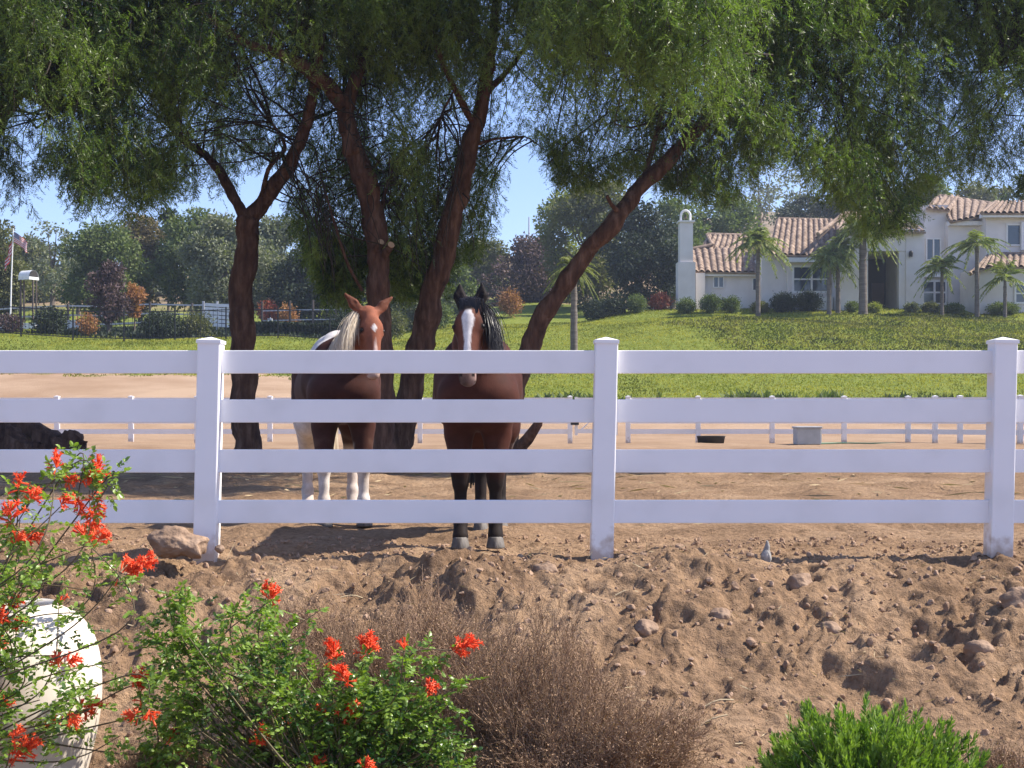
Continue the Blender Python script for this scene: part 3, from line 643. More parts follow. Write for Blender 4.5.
FL2 = [(334,655,16,-.2,.9),(367,648,15,.1,1),(345,678,16,-.3,.6),(461,647,19,.9,.3),(425,692,14,.6,.6),(344,713,14,.7,.5),(324,712,8,-.7,.5),(258,740,12,.3,.8),(283,726,8,.6,.8),(271,598,9,.5,.8),(268,590,6,-.2,1),(170,738,8,.4,.6),(316,765,10,.2,.6),(404,649,3,0,1),(371,648,8,.4,.8),(365,768,10,.5,.5),(180,752,6,.2,.9)]
ST2 = [(165,588,4.9,-.4,1),(185,585,4.9,-.2,1),(240,600,4.9,.1,1),(268,590,4.9,.2,1),(320,610,4.95,.5,.8),(300,640,4.9,.3,.8),(440,655,4.9,.7,.7),(404,650,4.95,.1,1),(150,640,4.9,-.8,.5),(178,620,4.9,-.5,.8),(460,715,4.9,1,.2),(450,745,4.9,1,.1),(160,700,4.9,-.8,.3),(470,680,4.9,.9,.5),(185,690,4.85,-.2,1)]
honeysuckle('bushy green honeysuckle shrub with red flowers in front of the bank', base, FL2, ST2, 4.9, np.random.default_rng(9),
            mass=([(150,690),(165,610),(190,592),(215,612),(245,612),(268,606),(290,655),(320,680),(350,700),(395,690),(425,715),(455,730),(462,768)], 370, .13))

# ------------------------------------------------------------------ bright green bush, bottom right
M['gbleaf'] = mat_leaf('fresh_green_leaf', (.045, .12, .014), (.23, .33, .06), trans=.3, c3=(.115, .20, .03), rough=.4, spec=.45)
rg = np.random.default_rng(31); base = np.array([(868-512)/F*4.7, 4.7, -.70]); root = thing('green_bush', 'low rounded bright green leafy bush at the bottom right', 'bush', base)
ml = MB(); mw = MB(); n = 1500
th = rg.uniform(0, 6.28, n); ph = np.arccos(rg.uniform(-.05, 1, n)); rr = rg.uniform(.72, 1.0, n)*(1+.12*np.sin(th*5+ph*3))
tip = base+[0, 0, .12]+np.stack([np.sin(ph)*np.cos(th)*.47*rr, np.sin(ph)*np.sin(th)*.36*rr, np.cos(ph)*.41*rr], 1)
tip[:, 2] += fbm(tip[:, 0], tip[:, 1], 9, 2, 3)*.05
up = norm((tip-base)*[1, 1, 1.2]+[0, 0, .25]+rg.normal(size=(n, 3))*.08)
for i in range(0, n, 3):
    S = spline([base+rg.normal(size=3)*[.05, .05, 0], (base+tip[i])/2+rg.normal(size=3)*.02, tip[i]], 7); mw.tube(S, np.linspace(.006, .002, 7), 4, .5, cap=False)
tt = np.clip(.45+rg.normal(0, .2, n), 0, 1)
for k in range(26):
    f = k/26; a = k*2.4+rg.uniform(0, 6.28, n); s1 = norm(np.cross(up, [0.1, .2, 1])); s2 = np.cross(s1, up)
    o = s1*np.cos(a)[:, None]+s2*np.sin(a)[:, None]
    p = tip-up*(f*.075)
    leaf_quads(ml, p, up*(1.15-.5*f)+o*(.35+.5*f), rg.uniform(.024, .036, n), rg.uniform(.006, .009, n), np.clip(tt+.25*(1-f)-.12, 0, 1), rg=rg)
mw.build('stems', M['hstem'], root, loc=base).location = (0, 0, 0); ml.build('leaves', M['gbleaf'], root, loc=base).location = (0, 0, 0)

# ------------------------------------------------------------------ dry brush
M['dry'] = mat_leaf('dry_brush', (.11, .065, .045), (.42, .28, .18), trans=.1, c3=(.23, .145, .095), rough=.9, spec=.1)
def brush(name, label, u0, d, w, h, n, seed, group=None):
    rg = np.random.default_rng(seed); x0 = (u0-512)/F*d; base = np.array([x0, d, gz(x0, d)-.02]); mb = MB()
    a = rg.uniform(0, 6.28, n); sp = rg.random(n)**.6
    b = base+np.stack([np.cos(a)*w*.75*rg.random(n), np.sin(a)*w*.5*rg.random(n), np.zeros(n)], 1)
    b[:, 2] = terrain(b[:, 0], b[:, 1])-.02
    t = base+np.stack([np.cos(a)*w*sp*.9, np.sin(a)*w*.65*sp, h*(1-.45*sp**2)*rg.uniform(.35, 1.1, n)*(1+1.1*fbm(np.cos(a)*sp*1.3+seed, np.sin(a)*sp*1.3, 1.3, 2, 3))], 1)
    def seg(p, q, r, tint):
        m = len(p); dd = q-p; s1 = norm(np.cross(dd, rand_dirs(m, rg))); s2 = norm(np.cross(dd, s1))
        V = np.stack([p+s1*r, p-s1*r*.5+s2*r*.87, p-s1*r*.5-s2*r*.87, q+s1*r*.6, q-s1*r*.3+s2*r*.5, q-s1*r*.3-s2*r*.5], 1).reshape(-1, 3)
        i = np.arange(m)*6; mb.add(V, np.concatenate([np.stack([i, i+1, i+4, i+3], 1), np.stack([i+1, i+2, i+5, i+4], 1), np.stack([i+2, i, i+3, i+5], 1)]), np.repeat(tint, 6))
    K = 5; P0 = b; prev = b
    for k in range(1, K+1):
        f = k/K; q = b+(t-b)*f+np.array([0, 0, 1])*(np.sin(f*3.14)*h*.12)+rg.normal(size=b.shape)*.012
        seg(prev, q, .0016*(1.3-f*.8), np.clip(rg.normal(.35, .2, n), 0, 1))
        if k >= 2:
            for r in range(5):
                s0 = prev+(q-prev)*rg.random((n, 1)); dr = norm((t-b)*.6+rand_dirs(n, rg)*.30*w+[0, 0, .1]); L = rg.uniform(.04, .13, n)[:, None]
                e = s0+dr*L; seg(s0, e, .0009, np.clip(rg.normal(.5, .25, n), 0, 1))
                for z in range(2):
                    p2 = s0+(e-s0)*rg.random((n, 1)); e2 = p2+norm(dr+rand_dirs(n, rg)*.8)*rg.uniform(.02, .05, n)[:, None]
                    seg(p2, e2, .0007, np.clip(rg.normal(.5, .25, n), 0, 1))
                    leaf_quads(mb, e2, rand_dirs(n, rg), rg.uniform(.006, .013, n), rg.uniform(.004, .007, n), np.clip(rg.normal(.62, .25, n), 0, 1), rg=rg)
        prev = q
    return tag(mb.build(name, M['dry'], loc=base), label, 'dry bush', group)
brush('dry_bush', 'large bushy dead brown brush in front of the bank, densest one', 565, 5.35, .66, .48, 700, 41, 'dead brush on the bank')
brush('dry_bush', 'faint dead brown brush behind the green honeysuckle', 385, 5.9, .78, .56, 800, 42, 'dead brush on the bank')
brush('dry_bush', 'dead brush between the two honeysuckle shrubs beside the urn', 165, 5.05, .30, .26, 180, 43, 'dead brush on the bank')
brush('dry_bush', 'small wispy dead brush at the bottom right edge', 1010, 5.1, .22, .16, 70, 44, 'dead brush on the bank')
mb = MB(); rg = np.random.default_rng(3)
for (u, d, L) in ((170, 5.9, .09), (340, 7.4, .16), (690, 5.9, .2), (700, 6.2, .17), (735, 5.8, .2), (615, 7.2, .14), (250, 6.9, .2)):
    x = (u-512)/F*d; z = gz(x, d); a = rg.uniform(-.8, .8); p = np.array([x, d, z+.01]); q = p+np.array([math.cos(a)*L, .05, math.sin(a)*L*.6+.02])
    m = MB(); m.tube(spline([p, (p+q)/2+[0, 0, .02], q], 6), .004, 5, .8); tag(m.build('dry_stick', M['straw'], loc=p), {170: 'short pale stick on the earth right of the urn', 340: 'thin straw stalk on the bank crest below the paint horse', 690: 'dry pale stick low on the bank beside the dead brush', 700: 'upper dry twig on the bank right of the dead brush', 735: 'dry stick left of the bright green bush', 615: 'straw stalk below the middle fence post', 250: 'thin brown twig on the bank left of the dead brush'}[u], 'stick')

# ------------------------------------------------------------------ pale urn
M['urn'] = mat_noise('pale_ceramic', [(.60, .51, .40), (.70, .62, .52), (.74, .67, .58)], 4, .6, .12, 50, spec=.35, dist=.004)
ud = 5.15; ux = (23-512)/F*ud; q = F/ud
def uz(v): return HC+(412-v)/q
zb = -.73; zt = uz(607); urs = 5.15/4.62*1.16
prof = [(0.001, zb+.01), (.12, zb), (.14, zb+.02), (.165, uz(800)), (.20, uz(760)), (.225, uz(720)), (.232, uz(690)), (.226, uz(660)), (.205, uz(636)), (.165, uz(618)), (.125, uz(610)), (.105, zt), (.112, zt+.012), (.100, zt+.016), (.092, zt-.01), (.12, zt-.06), (.19, uz(660)), (.20, uz(720)), (.12, uz(800)), (0.001, uz(805))]
pr = np.array(prof)*[urs, 1]; pr = np.concatenate([spline(pr[:12], 60), pr[12:]])
mb = MB(); mb.lathe(pr-[0, zb], 72); t = mb.build('urn', M['urn'], smooth=True); t.location = (ux, ud, zb); tag(t, 'large pale cream ceramic urn partly hidden by the flowering shrub', 'urn')
for sg in (-1, 1):
    mb = MB(); S = spline([(sg*.115, 0, zt-zb-.02), (sg*.13, 0, zt-zb+.06), (sg*.16, 0, zt-zb+.085), (sg*.205, 0, zt-zb+.05), (sg*.215, 0, zt-zb-.05), (sg*.195, 0, zt-zb-.10)], 24)
    if sg < 0: mb.tube(S, .014, 10); mb.build('handle', M['urn'], t, smooth=True)

# ------------------------------------------------------------------ horses (one continuous sculpted surface each)
def sculpt(prims, h, carve=()):
    lo = np.min([np.minimum(np.array(p[0])-p[1], np.array(p[2])-p[3]) for p in prims], 0)-4*h
    hi = np.max([np.maximum(np.array(p[0])+p[1], np.array(p[2])+p[3]) for p in prims], 0)+4*h
    n = np.ceil((hi-lo)/h).astype(int)+1; D = np.full(n, 9.0)
    ax = [lo[k]+np.arange(n[k])*h for k in range(3)]
    def dist(p, sl):
        a, r0, b, r1 = np.array(p[0], float), p[1], np.array(p[2], float), p[3]
        X, Y, Z = np.meshgrid(*[ax[k][sl[k]] for k in range(3)], indexing='ij')
        Q = np.stack([X, Y, Z], -1)-a; ab = b-a; L2 = max(ab @ ab, 1e-9); t = np.clip((Q @ ab)/L2, 0, 1)
        return np.linalg.norm(Q-t[..., None]*ab, axis=-1)-(r0+(r1-r0)*t)
    def block(p, e):
        a = np.minimum(np.array(p[0])-p[1], np.array(p[2])-p[3])-e; b = np.maximum(np.array(p[0])+p[1], np.array(p[2])+p[3])+e
        return [slice(max(int((a[k]-lo[k])/h), 0), min(int((b[k]-lo[k])/h)+2, n[k])) for k in range(3)]
    for p in prims:
        k = p[4] if len(p) > 4 else .05
        sl = block(p, k+4*h); d = dist(p, sl); A = D[tuple(sl)]
        hh = np.maximum(k-np.abs(A-d), 0)/k; D[tuple(sl)] = np.minimum(A, d)-hh*hh*k*.25
    for p in carve:
        k = .01; sl = block(p, k+2*h); d = -dist(p, sl); A = D[tuple(sl)]
        hh = np.maximum(k-np.abs(A-d), 0)/k; D[tuple(sl)] = np.maximum(A, d)+hh*hh*k*.25
    ins = D < 0
    cn = [ins[i:n[0]-1+i, j:n[1]-1+j, k:n[2]-1+k] for i in (0, 1) for j in (0, 1) for k in (0, 1)]
    mask = np.logical_or.reduce(cn) & ~np.logical_and.reduce(cn)
    I = np.argwhere(mask); idx = -np.ones(mask.shape, int); idx[mask] = np.arange(len(I))
    S = np.zeros((len(I), 3)); cnt = np.zeros(len(I))
    for axn in range(3):
        for o1 in (0, 1):
            for o2 in (0, 1):
                o = [0, 0, 0]; oth = [q for q in range(3) if q != axn]; o[oth[0]] = o1; o[oth[1]] = o2
                a = I+o; b = a.copy(); b[:, axn] += 1
                da = D[tuple(a.T)]; db = D[tuple(b.T)]; cr = (da < 0) != (db < 0)
                t = np.where(cr, da/(da-db+1e-12), 0); pt = a.astype(float); pt[:, axn] += t
                S += pt*cr[:, None]; cnt += cr
    V = S/cnt[:, None]
    quads = []
    for axn in range(3):
        oth = [(axn+1) % 3, (axn+2) % 3]
        s1 = [slice(1, n[k]-1) for k in range(3)]; s2 = list(s1); s1[axn] = slice(0, n[axn]-1); s2[axn] = slice(1, n[axn])
        a = ins[tuple(s1)]; b = ins[tuple(s2)]
        E = np.argwhere(a != b); off = np.array([1, 1, 1]); off[axn] = 0; E = E+off
        fl = ins[tuple(E.T)]
        def cell(d1, d2):
            q = E.copy(); q[:, oth[0]] += d1; q[:, oth[1]] += d2; return idx[tuple(q.T)]
        Q = np.stack([cell(-1, -1), cell(0, -1), cell(0, 0), cell(-1, 0)], 1)
        Q[~fl] = Q[~fl][:, ::-1]; quads.append(Q)
    Q = np.concatenate(quads); Q = Q[(Q >= 0).all(1)]
    V = V*h+lo
    for it in range(3):   # light relaxation
        nb = np.zeros_like(V); c = np.zeros(len(V))
        for k in range(4):
            np.add.at(nb, Q[:, k], V[Q[:, (k+1) % 4]]); np.add.at(c, Q[:, k], 1); np.add.at(nb, Q[:, (k+1) % 4], V[Q[:, k]]); np.add.at(c, Q[:, (k+1) % 4], 1)
        V = V*.5+.5*nb/c[:, None]
    return V, Q
def rotz(p, a):
    c, s_ = math.cos(a), math.sin(a); p = np.asarray(p, float); return np.stack([p[..., 0]*c-p[..., 1]*s_, p[..., 0]*s_+p[..., 1]*c, p[..., 2]], -1)
def coat_mat(name, rough=.7):
    m, nt, nd, lk, b = new_mat(name)
    a = nd.new('ShaderNodeAttribute'); a.attribute_name = 'coat'
    tc = nd.new('ShaderNodeTexCoord'); n = nd.new('ShaderNodeTexNoise'); n.inputs['Scale'].default_value = 11; n.inputs['Detail'].default_value = 12; n.inputs['Roughness'].default_value = .7
    lk.new(tc.outputs['Object'], n.inputs['Vector']); r = ramp(nd, [(.3, (.66, .64, .62)), (.7, (1.35, 1.33, 1.3))]); lk.new(n.outputs['Fac'], r.inputs['Fac'])
    mx = nd.new('ShaderNodeMix'); mx.data_type = 'RGBA'; mx.blend_type = 'MULTIPLY'; mx.inputs[0].default_value = .8
    lk.new(a.outputs['Color'], mx.inputs[6]); lk.new(r.outputs[0], mx.inputs[7]); lk.new(mx.outputs[2], b.inputs['Base Color'])
    b.inputs['Roughness'].default_value = rough; b.inputs['Specular IOR Level'].default_value = .12
    b.inputs['Sheen Weight'].default_value = .06; b.inputs['Sheen Roughness'].default_value = .3
    n2 = nd.new('ShaderNodeTexNoise'); n2.inputs['Scale'].default_value = 160; mp = nd.new('ShaderNodeMapping'); mp.inputs['Scale'].default_value = (1, 1, .25)
    lk.new(tc.outputs['Object'], mp.inputs['Vector']); lk.new(mp.outputs[0], n2.inputs['Vector'])
    bp = nd.new('ShaderNodeBump'); bp.inputs['Strength'].default_value = .25; bp.inputs['Distance'].default_value = .004; lk.new(n2.outputs['Fac'], bp.inputs['Height']); lk.new(bp.outputs[0], b.inputs['Normal'])
    return m
M['coat'] = coat_mat('horse_coat'); M['eye'] = mat_plain('dark_eye', (.010, .007, .006), .4, spec=.25)
M['hoof'] = mat_noise('hoof_horn', [(.04, .036, .034), (.10, .09, .082), (.20, .18, .16)], 14, .6, .3, 60, stretch=(1, 1, .3))
def horse(name, label, origin, yaw, sc, poll, neck_base, hax, hface, col, manemat, mane_side, feet, ear_splay, forelock=True, hd=1.0, wid=1.0, hw=1.0):
    """local frame: faces -Y, stands at z = 0, fore feet near y = 0; poll/head given in that frame"""
    w = wid
    b = []
    def seg(p, r0, q, r1, k=.06):
        lg = 1+.24*min(1, max(0, (.80-(p[2]+q[2])/2)/.12)); b.append((p, r0*lg, q, r1*lg, k))
    seg((0, .42, 1.08), .27*w, (0, .95, 1.05), .30*w, .1)
    for s_ in (-1, 1):
        seg((s_*.07, .38, 1.06), .24*w, (s_*.08, .95, 1.02), .25*w, .1)
        seg((s_*.12*w, .14, .98), .155, (s_*.10, .34, 1.26), .13, .08)      # shoulder
        seg((s_*.11*w, .06, 1.00), .15, (s_*.10*w, .08, .88), .13, .07)   # breast
        seg((s_*.13*w, 1.30, 1.12), .215, (s_*.15*w, 1.25, .95), .19, .09)     # haunch
        seg((s_*.05, 1.1, 1.24), .16, (s_*.05, 1.42, 1.2), .12, .08)
    seg((0, .30, 1.28), .12, (0, .55, 1.33), .115, .1); seg((0, .55, 1.33), .145, (0, 1.2, 1.33), .165, .1)
    seg((0, 1.45, 1.24), .06, (0, 1.56, 1.14), .045, .06)
    nb = np.array(neck_base); pl = np.array(poll)
    A = norm(np.array(hax, float)); Fd = np.array(hface, float); Fd = norm(Fd-A*(Fd @ A)); Sd = np.cross(A, Fd)
    if Sd[0] < 0: Sd = -Sd
    def H(s_, f, a): return tuple(pl+(Sd*s_*hw+Fd*f+A*a)*hd)
    midn = (nb+pl)/2+np.array([0, .03, .03])
    seg(tuple(nb-[0, .02, .05]), .185, tuple(midn-[0, .03, .06]), .135, .09); seg(tuple(midn-[0, .03, .06]), .135, H(0, -.12, .10), .085, .08)
    seg((nb[0]*.5, .38, 1.30), .10, tuple(midn+[0, .07, .05]), .07, .09); seg(tuple(midn+[0, .07, .05]), .07, H(0, -.075, .0), .058, .07)
    seg((0, .02, 1.02), .12, tuple(nb-[0, .04, .06]), .15, .09)
    K = .03
    seg(H(0, -.04, .025), .074*hd, H(0, -.02, .15), .082*hd, K); seg(H(0, .02, .10), .060*hd, H(0, .035, .42), .036*hd, K)
    seg(H(0, -.01, .20), .066*hd, H(0, .0, .42), .047*hd, K)
    seg(H(0, .012, .42), .046*hd, H(0, .0, .53), .050*hd, K); seg(H(0, -.07, .14), .075*hd, H(0, -.045, .36), .045*hd, K)
    seg(H(0, -.03, .545), .040*hd, H(0, -.055, .52), .030*hd, .02)
    for s_ in (-1, 1):
        seg(H(s_*.050, .018, .125), .034*hd, H(s_*.066, .005, .185), .036*hd, K)
        seg(H(s_*.048, -.10, .14), .060*hd, H(s_*.026, -.055, .37), .030*hd, K)
        seg(H(s_*.040, .0, .23), .030*hd, H(s_*.030, .005, .40), .026*hd, K)
        seg(H(s_*.026, .018, .485), .030*hd, H(s_*.026, -.008, .545), .028*hd, .02)
        ex = ear_splay
        seg(H(s_*.052, -.045, .0), .036*hd, H(s_*(.064+ex*.4), -.048, -.06), .043*hd, .02)
        seg(H(s_*(.064+ex*.4), -.048, -.075), .041*hd, H(s_*(.060+ex), -.038, -.145), .013, .02)
        fx_, fy_ = feet[0 if s_ < 0 else 1]; hx_, hy_ = feet[2 if s_ < 0 else 3]
        seg((s_*.135*w, .10, .92), .115, (fx_*.5+s_*.07, .13, .74), .078, .06); seg((fx_*.5+s_*.07, .13, .74), .078, (fx_, fy_+.06, .50), .048, .04)
        seg((fx_, fy_+.055, .50), .050, (fx_, fy_+.055, .43), .045, .03); seg((fx_, fy_+.065, .43), .036, (fx_, fy_+.055, .20), .031, .03)
        seg((fx_, fy_+.05, .19), .040, (fx_, fy_+.06, .155), .037, .02); seg((fx_, fy_+.05, .16), .034, (fx_, fy_+.005, .075), .043, .02)
        seg((s_*.15*w, 1.22, .98), .175, (hx_*.6+s_*.07, 1.12, .76), .12, .07); seg((hx_*.6+s_*.07, 1.14, .78), .11, (hx_, hy_+.14, .54), .055, .06)
        seg((hx_, hy_+.145, .56), .050, (hx_, hy_+.11, .46), .045, .03); seg((hx_, hy_+.115, .46), .040, (hx_, hy_+.075, .20), .034, .03)
        seg((hx_, hy_+.065, .19), .043, (hx_, hy_+.075, .155), .038, .02); seg((hx_, hy_+.06, .16), .036, (hx_, hy_+.01, .075), .045, .02)
    carve = []
    for s_ in (-1, 1):
        carve.append((H(s_*(.056+ear_splay*.35), .002, -.03), .018, H(s_*(.060+ear_splay*.8), -.008, -.12), .016))
        carve.append((H(s_*.040, .046, .525), .009, H(s_*.048, .040, .50), .012))
        carve.append((H(s_*.100, .02, .165), .010, H(s_*.100, .02, .175), .010))
    V, Q = sculpt(b, .0115, carve)
    root = thing(name, label, 'horse', origin); root.rotation_euler = (0, 0, yaw); root.scale = (sc, sc, sc)
    rel = (V-pl)/hd; hs, hf, ha = rel @ Sd/hw, rel @ Fd, rel @ A
    colr = col(V, hs, hf, ha)
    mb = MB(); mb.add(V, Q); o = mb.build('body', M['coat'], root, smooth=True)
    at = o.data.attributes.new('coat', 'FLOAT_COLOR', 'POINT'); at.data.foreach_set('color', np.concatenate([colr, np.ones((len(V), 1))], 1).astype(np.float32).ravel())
    V1, F1 = ico(3)
    for s_ in (-1, 1):
        mb = MB(); mb.add(V1*.0195*hd+np.array(H(s_*.082, .016, .172)), F1); mb.build('eye', M['eye'], root, smooth=True)
    for i, (fx_, fy_) in enumerate(feet):
        mb = MB(); mb.lathe([(0, 0), (.062, 0), (.061, .01), (.049, .066), (.043, .075), (0, .077)], 24, (0, 0, 0)); 
        o = mb.build('hoof', M['hoof'], root, smooth=True); o.location = (fx_, fy_-.005, 0); o.scale = (1, 1.12, 1)
    # mane: locks from the crest falling to one side
    rg = np.random.default_rng(4); mb = MB(); n = 3200; an = rg.uniform(-.9, .9, n); LD = np.stack([np.cos(an), np.sin(an), 0*an], 1)
    c0 = np.array(H(0, -.10, -.03)); c1 = midn+[0, .13, .07]; c2 = np.array([nb[0]*.4, .42, 1.42])
    S = spline([c0, (c0+c1)/2+[0, .0, .02], c1, (c1+c2)/2, c2], 60); t = rg.random(n); ii = (t*59).astype(int); p = S[ii]+rg.normal(size=(n, 3))*.008
    prev = p; L = rg.uniform(.25, .46, n)*(1-.2*t); wd = rg.uniform(.003, .006, n); vel = np.array([mane_side*1.08, -.75, .30])+rg.normal(size=(n, 3))*.12; tn = np.clip(rg.normal(.5, .2, n), 0, 1)
    for k in range(8):
        vel = vel+[-mane_side*.10, 0, -.42]+rg.normal(size=(n, 3))*.05; q = prev+norm(vel)*(L/8)[:, None]
        sd = LD*wd[:, None]*(1-.1*k); ww = 1 if k < 7 else .3
        V4 = np.stack([prev-sd*.5, prev+sd*.5, q+sd*.5*ww, q-sd*.5*ww], 1).reshape(-1, 3); i = np.arange(n)*4; mb.add(V4, np.stack([i, i+1, i+2, i+3], 1), np.repeat(tn, 4)); prev = q
    mb.build('mane', manemat, root)
    if forelock:
        mb = MB(); n = 420; p = np.array([H(x, .0, -.03) for x in rg.normal(0, .026, n)])+rg.normal(size=(n, 3))*.006; prev = p; L = rg.uniform(.05, .19, n)*rg.uniform(.6, 1, n); vel = Fd*.75-A*.05+rg.normal(size=(n, 3))*.15+Sd*.15; wd = rg.uniform(.004, .009, n)
        for k in range(6):
            vel = vel-Fd*.22+A*.55+Sd*.03*mane_side; q = prev+norm(vel)*(L/6)[:, None]; sd = Sd*wd[:, None]; ww = 1 if k < 5 else .3
            V4 = np.stack([prev-sd*.5, prev+sd*.5, q+sd*.5*ww, q-sd*.5*ww], 1).reshape(-1, 3); i = np.arange(n)*4; mb.add(V4, np.stack([i, i+1, i+2, i+3], 1), rg.random(n*4)); prev = q
        mb.build('forelock', manemat, root)
    mb = MB(); n = 500; p = np.array([0, 1.58, 1.14])+rg.normal(size=(n, 3))*.02; prev = p; L = rg.uniform(.5, .85, n); vel = np.array([0, 1.0, .1])+rg.normal(size=(n, 3))*.1
    for k in range(8):
        vel = vel+[0, -.22, -.9]; q = prev+norm(vel)*(L/8)[:, None]; sd = np.array([1, .3, 0])*.006; V4 = np.stack([prev-sd, prev+sd, q+sd, q-sd], 1).reshape(-1, 3); i = np.arange(n)*4; mb.add(V4, np.stack([i, i+1, i+2, i+3], 1), rg.random(n*4)); prev = q
    mb.build('tail', manemat, root)
    return root
def sm(x, a, b): t = np.clip((x-a)/(b-a), 0, 1); return (t*t*(3-2*t))[:, None]
def bay(V, hs, hf, ha):
    x, y, z = V.T; n = fbm(x*7, y*5+z*7, 1, 3, 2)
    c = np.array([.055, .018, .012])+0*V+np.array([.05, .020, .012])*((ha > -.2) & (hf > -.2) & (y < .0) & (z > 1))[:, None]; c = c*(1+.35*n[:, None])
    c = c*(1-sm(z+n*.1, .62, .44))+np.array([.018, .013, .012])*sm(z+n*.1, .62, .44)
    sock = sm(z+n*.04, .22, .15)*((x < 0.07) & (y > .8))[:, None]; c = c*(1-sock)+np.array([.55, .50, .46])*sock
    head = ((ha > -.2) & (hf > -.17) & (np.abs(hs) < .16) & (z > 1.0) & (y < .1))[:, None]
    nose = sm(ha, .40, .50)*head; c = c*(1-nose)+np.array([.045, .03, .028])*nose
    wdt = np.interp(ha, [.03, .07, .12, .2, .3, .42, .5, .6], [.0, .016, .032, .024, .016, .022, .045, .060])*(1+.5*n)
    bz = sm(-(np.abs(hs-.004)-wdt), -.004, .004)*(hf > -.005-.045*(ha > .46))[:, None]*head*(ha > .03)[:, None]
    wc = np.where((ha > .46)[:, None], np.array([.24, .165, .15])*(1+1.6*n[:, None]), np.array([.66, .62, .60])); c = c*(1-bz)+wc*bz
    pk = sm(-ha+n*.05, -.055, -.03)*head; c = c*(1-pk)+np.array([.016, .012, .012])*pk
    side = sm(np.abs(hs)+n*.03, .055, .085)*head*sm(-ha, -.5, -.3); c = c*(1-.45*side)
    ey = sm(-np.linalg.norm(np.stack([np.abs(hs)-.082, hf-.014, ha-.172], 1), axis=1), -.036, -.022)*(hf > -.1)[:, None]; c = c*(1-ey*.85)
    nostr = (np.linalg.norm(np.stack([np.abs(hs)-.044, hf-.040, ha-.513], 1), axis=1) < .017)[:, None]; c = np.where(nostr, np.array([.02, .012, .012]), c)
    mouth = ((np.abs(ha-.555) < .006) & (hf < .01))[:, None]*head; c = np.where(mouth, c*.3, c)
    return c
def paint(V, hs, hf, ha):
    x, y, z = V.T; n = fbm(x*6, y*5+z*6, 1, 3, 6)
    c = np.array([.050, .019, .014])+0*V+np.array([.15, .052, .026])*((ha > -.22) & (hf > -.19) & (y < .02) & (z > 1.05))[:, None]; c = c*(1+.35*n[:, None]); W = np.array([.62, .57, .53])  # body colour darkened to stand in for shade; head keeps brighter chestnut
    p = fbm(x*2.2+3, y*1.6, 1, 3, 4)+np.where(z > 1.27, .36, -3.0)+np.where(z < .9, .10, 0)*(y > .35)
    wp = sm(p, -.01, .03)*(y > .28)[:, None]; c = c*(1-wp)+W*wp
    f = sm(z+n*.14, .58, .50)*(y < .6)[:, None]+sm(z+n*.1, .84, .78)*(y >= .6)[:, None]*(x < .0)[:, None]+sm(z, .6, .5)*(y >= .6)[:, None]*(x >= 0)[:, None]; c = c*(1-f)+W*f
    dl = sm(-z+n*.5, -.5, -.1)*.45; c = c*(1-dl)+np.array([.30, .21, .15])*dl
    head = ((ha > -.2) & (hf > -.17) & (np.abs(hs) < .22) & (z > 1.0) & (y < .1))[:, None]
    star = sm(-(np.abs(hs+.006)*1.0+np.abs(ha-.155)*.62), -.026, -.020)*(hf > 0)[:, None]*head; c = c*(1-star)+W*1.05*star
    wdt = np.interp(ha, [.24, .32, .42, .5, .6], [0, .012, .022, .040, .05])*(1+.6*n); st = sm(-(np.abs(hs)-wdt), -.006, .006)*(hf > -.01)[:, None]*head*(ha > .24)[:, None]; c = c*(1-st)+np.array([.50, .36, .31])*st
    ey = sm(-np.linalg.norm(np.stack([np.abs(hs)-.082, hf-.014, ha-.172], 1), axis=1), -.036, -.022)*(hf > -.1)[:, None]; c = c*(1-ey*.85)
    nostr = (np.linalg.norm(np.stack([np.abs(hs)-.044, hf-.040, ha-.513], 1), axis=1) < .017)[:, None]; c = np.where(nostr, np.array([.03, .015, .012]), c)
    ear = ((ha < -.02) & (hf > -.045) & (np.abs(hs) > .03))[:, None]*head; c = np.where(ear, c*.55, c)
    return c
M['mane_dark'] = mat_leaf('black_mane', (.010, .009, .010), (.03, .026, .026), trans=0, rough=.38)
M['mane_pale'] = mat_leaf('flaxen_mane', (.50, .39, .27), (.78, .68, .52), trans=.1, rough=.5, tcol=(1, .95, .8))
FEETB = [(-.115, .0), (.115, .02), (.02, 1.12), (.17, 1.34)]
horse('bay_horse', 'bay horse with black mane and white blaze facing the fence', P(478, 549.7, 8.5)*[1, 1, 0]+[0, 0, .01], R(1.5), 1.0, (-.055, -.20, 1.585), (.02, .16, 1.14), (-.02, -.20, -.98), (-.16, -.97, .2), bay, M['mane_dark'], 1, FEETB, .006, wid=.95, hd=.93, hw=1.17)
FEETP = [(-.15, .0), (.145, .02), (-.20, 1.30), (.17, 1.24)]
horse('paint_horse', 'chestnut and white paint horse with pale mane behind the fence', P(345, 528, 10.1)*[1, 1, 0]+[0, 0, .01], R(12), 1.05, (.165, -.26, 1.575), (.03, .16, 1.16), (.02, -.16, -.98), (.30, -.95, .15), paint, M['mane_pale'], -1, FEETP, .125, wid=.96, hd=.86, hw=1.16, forelock=False)

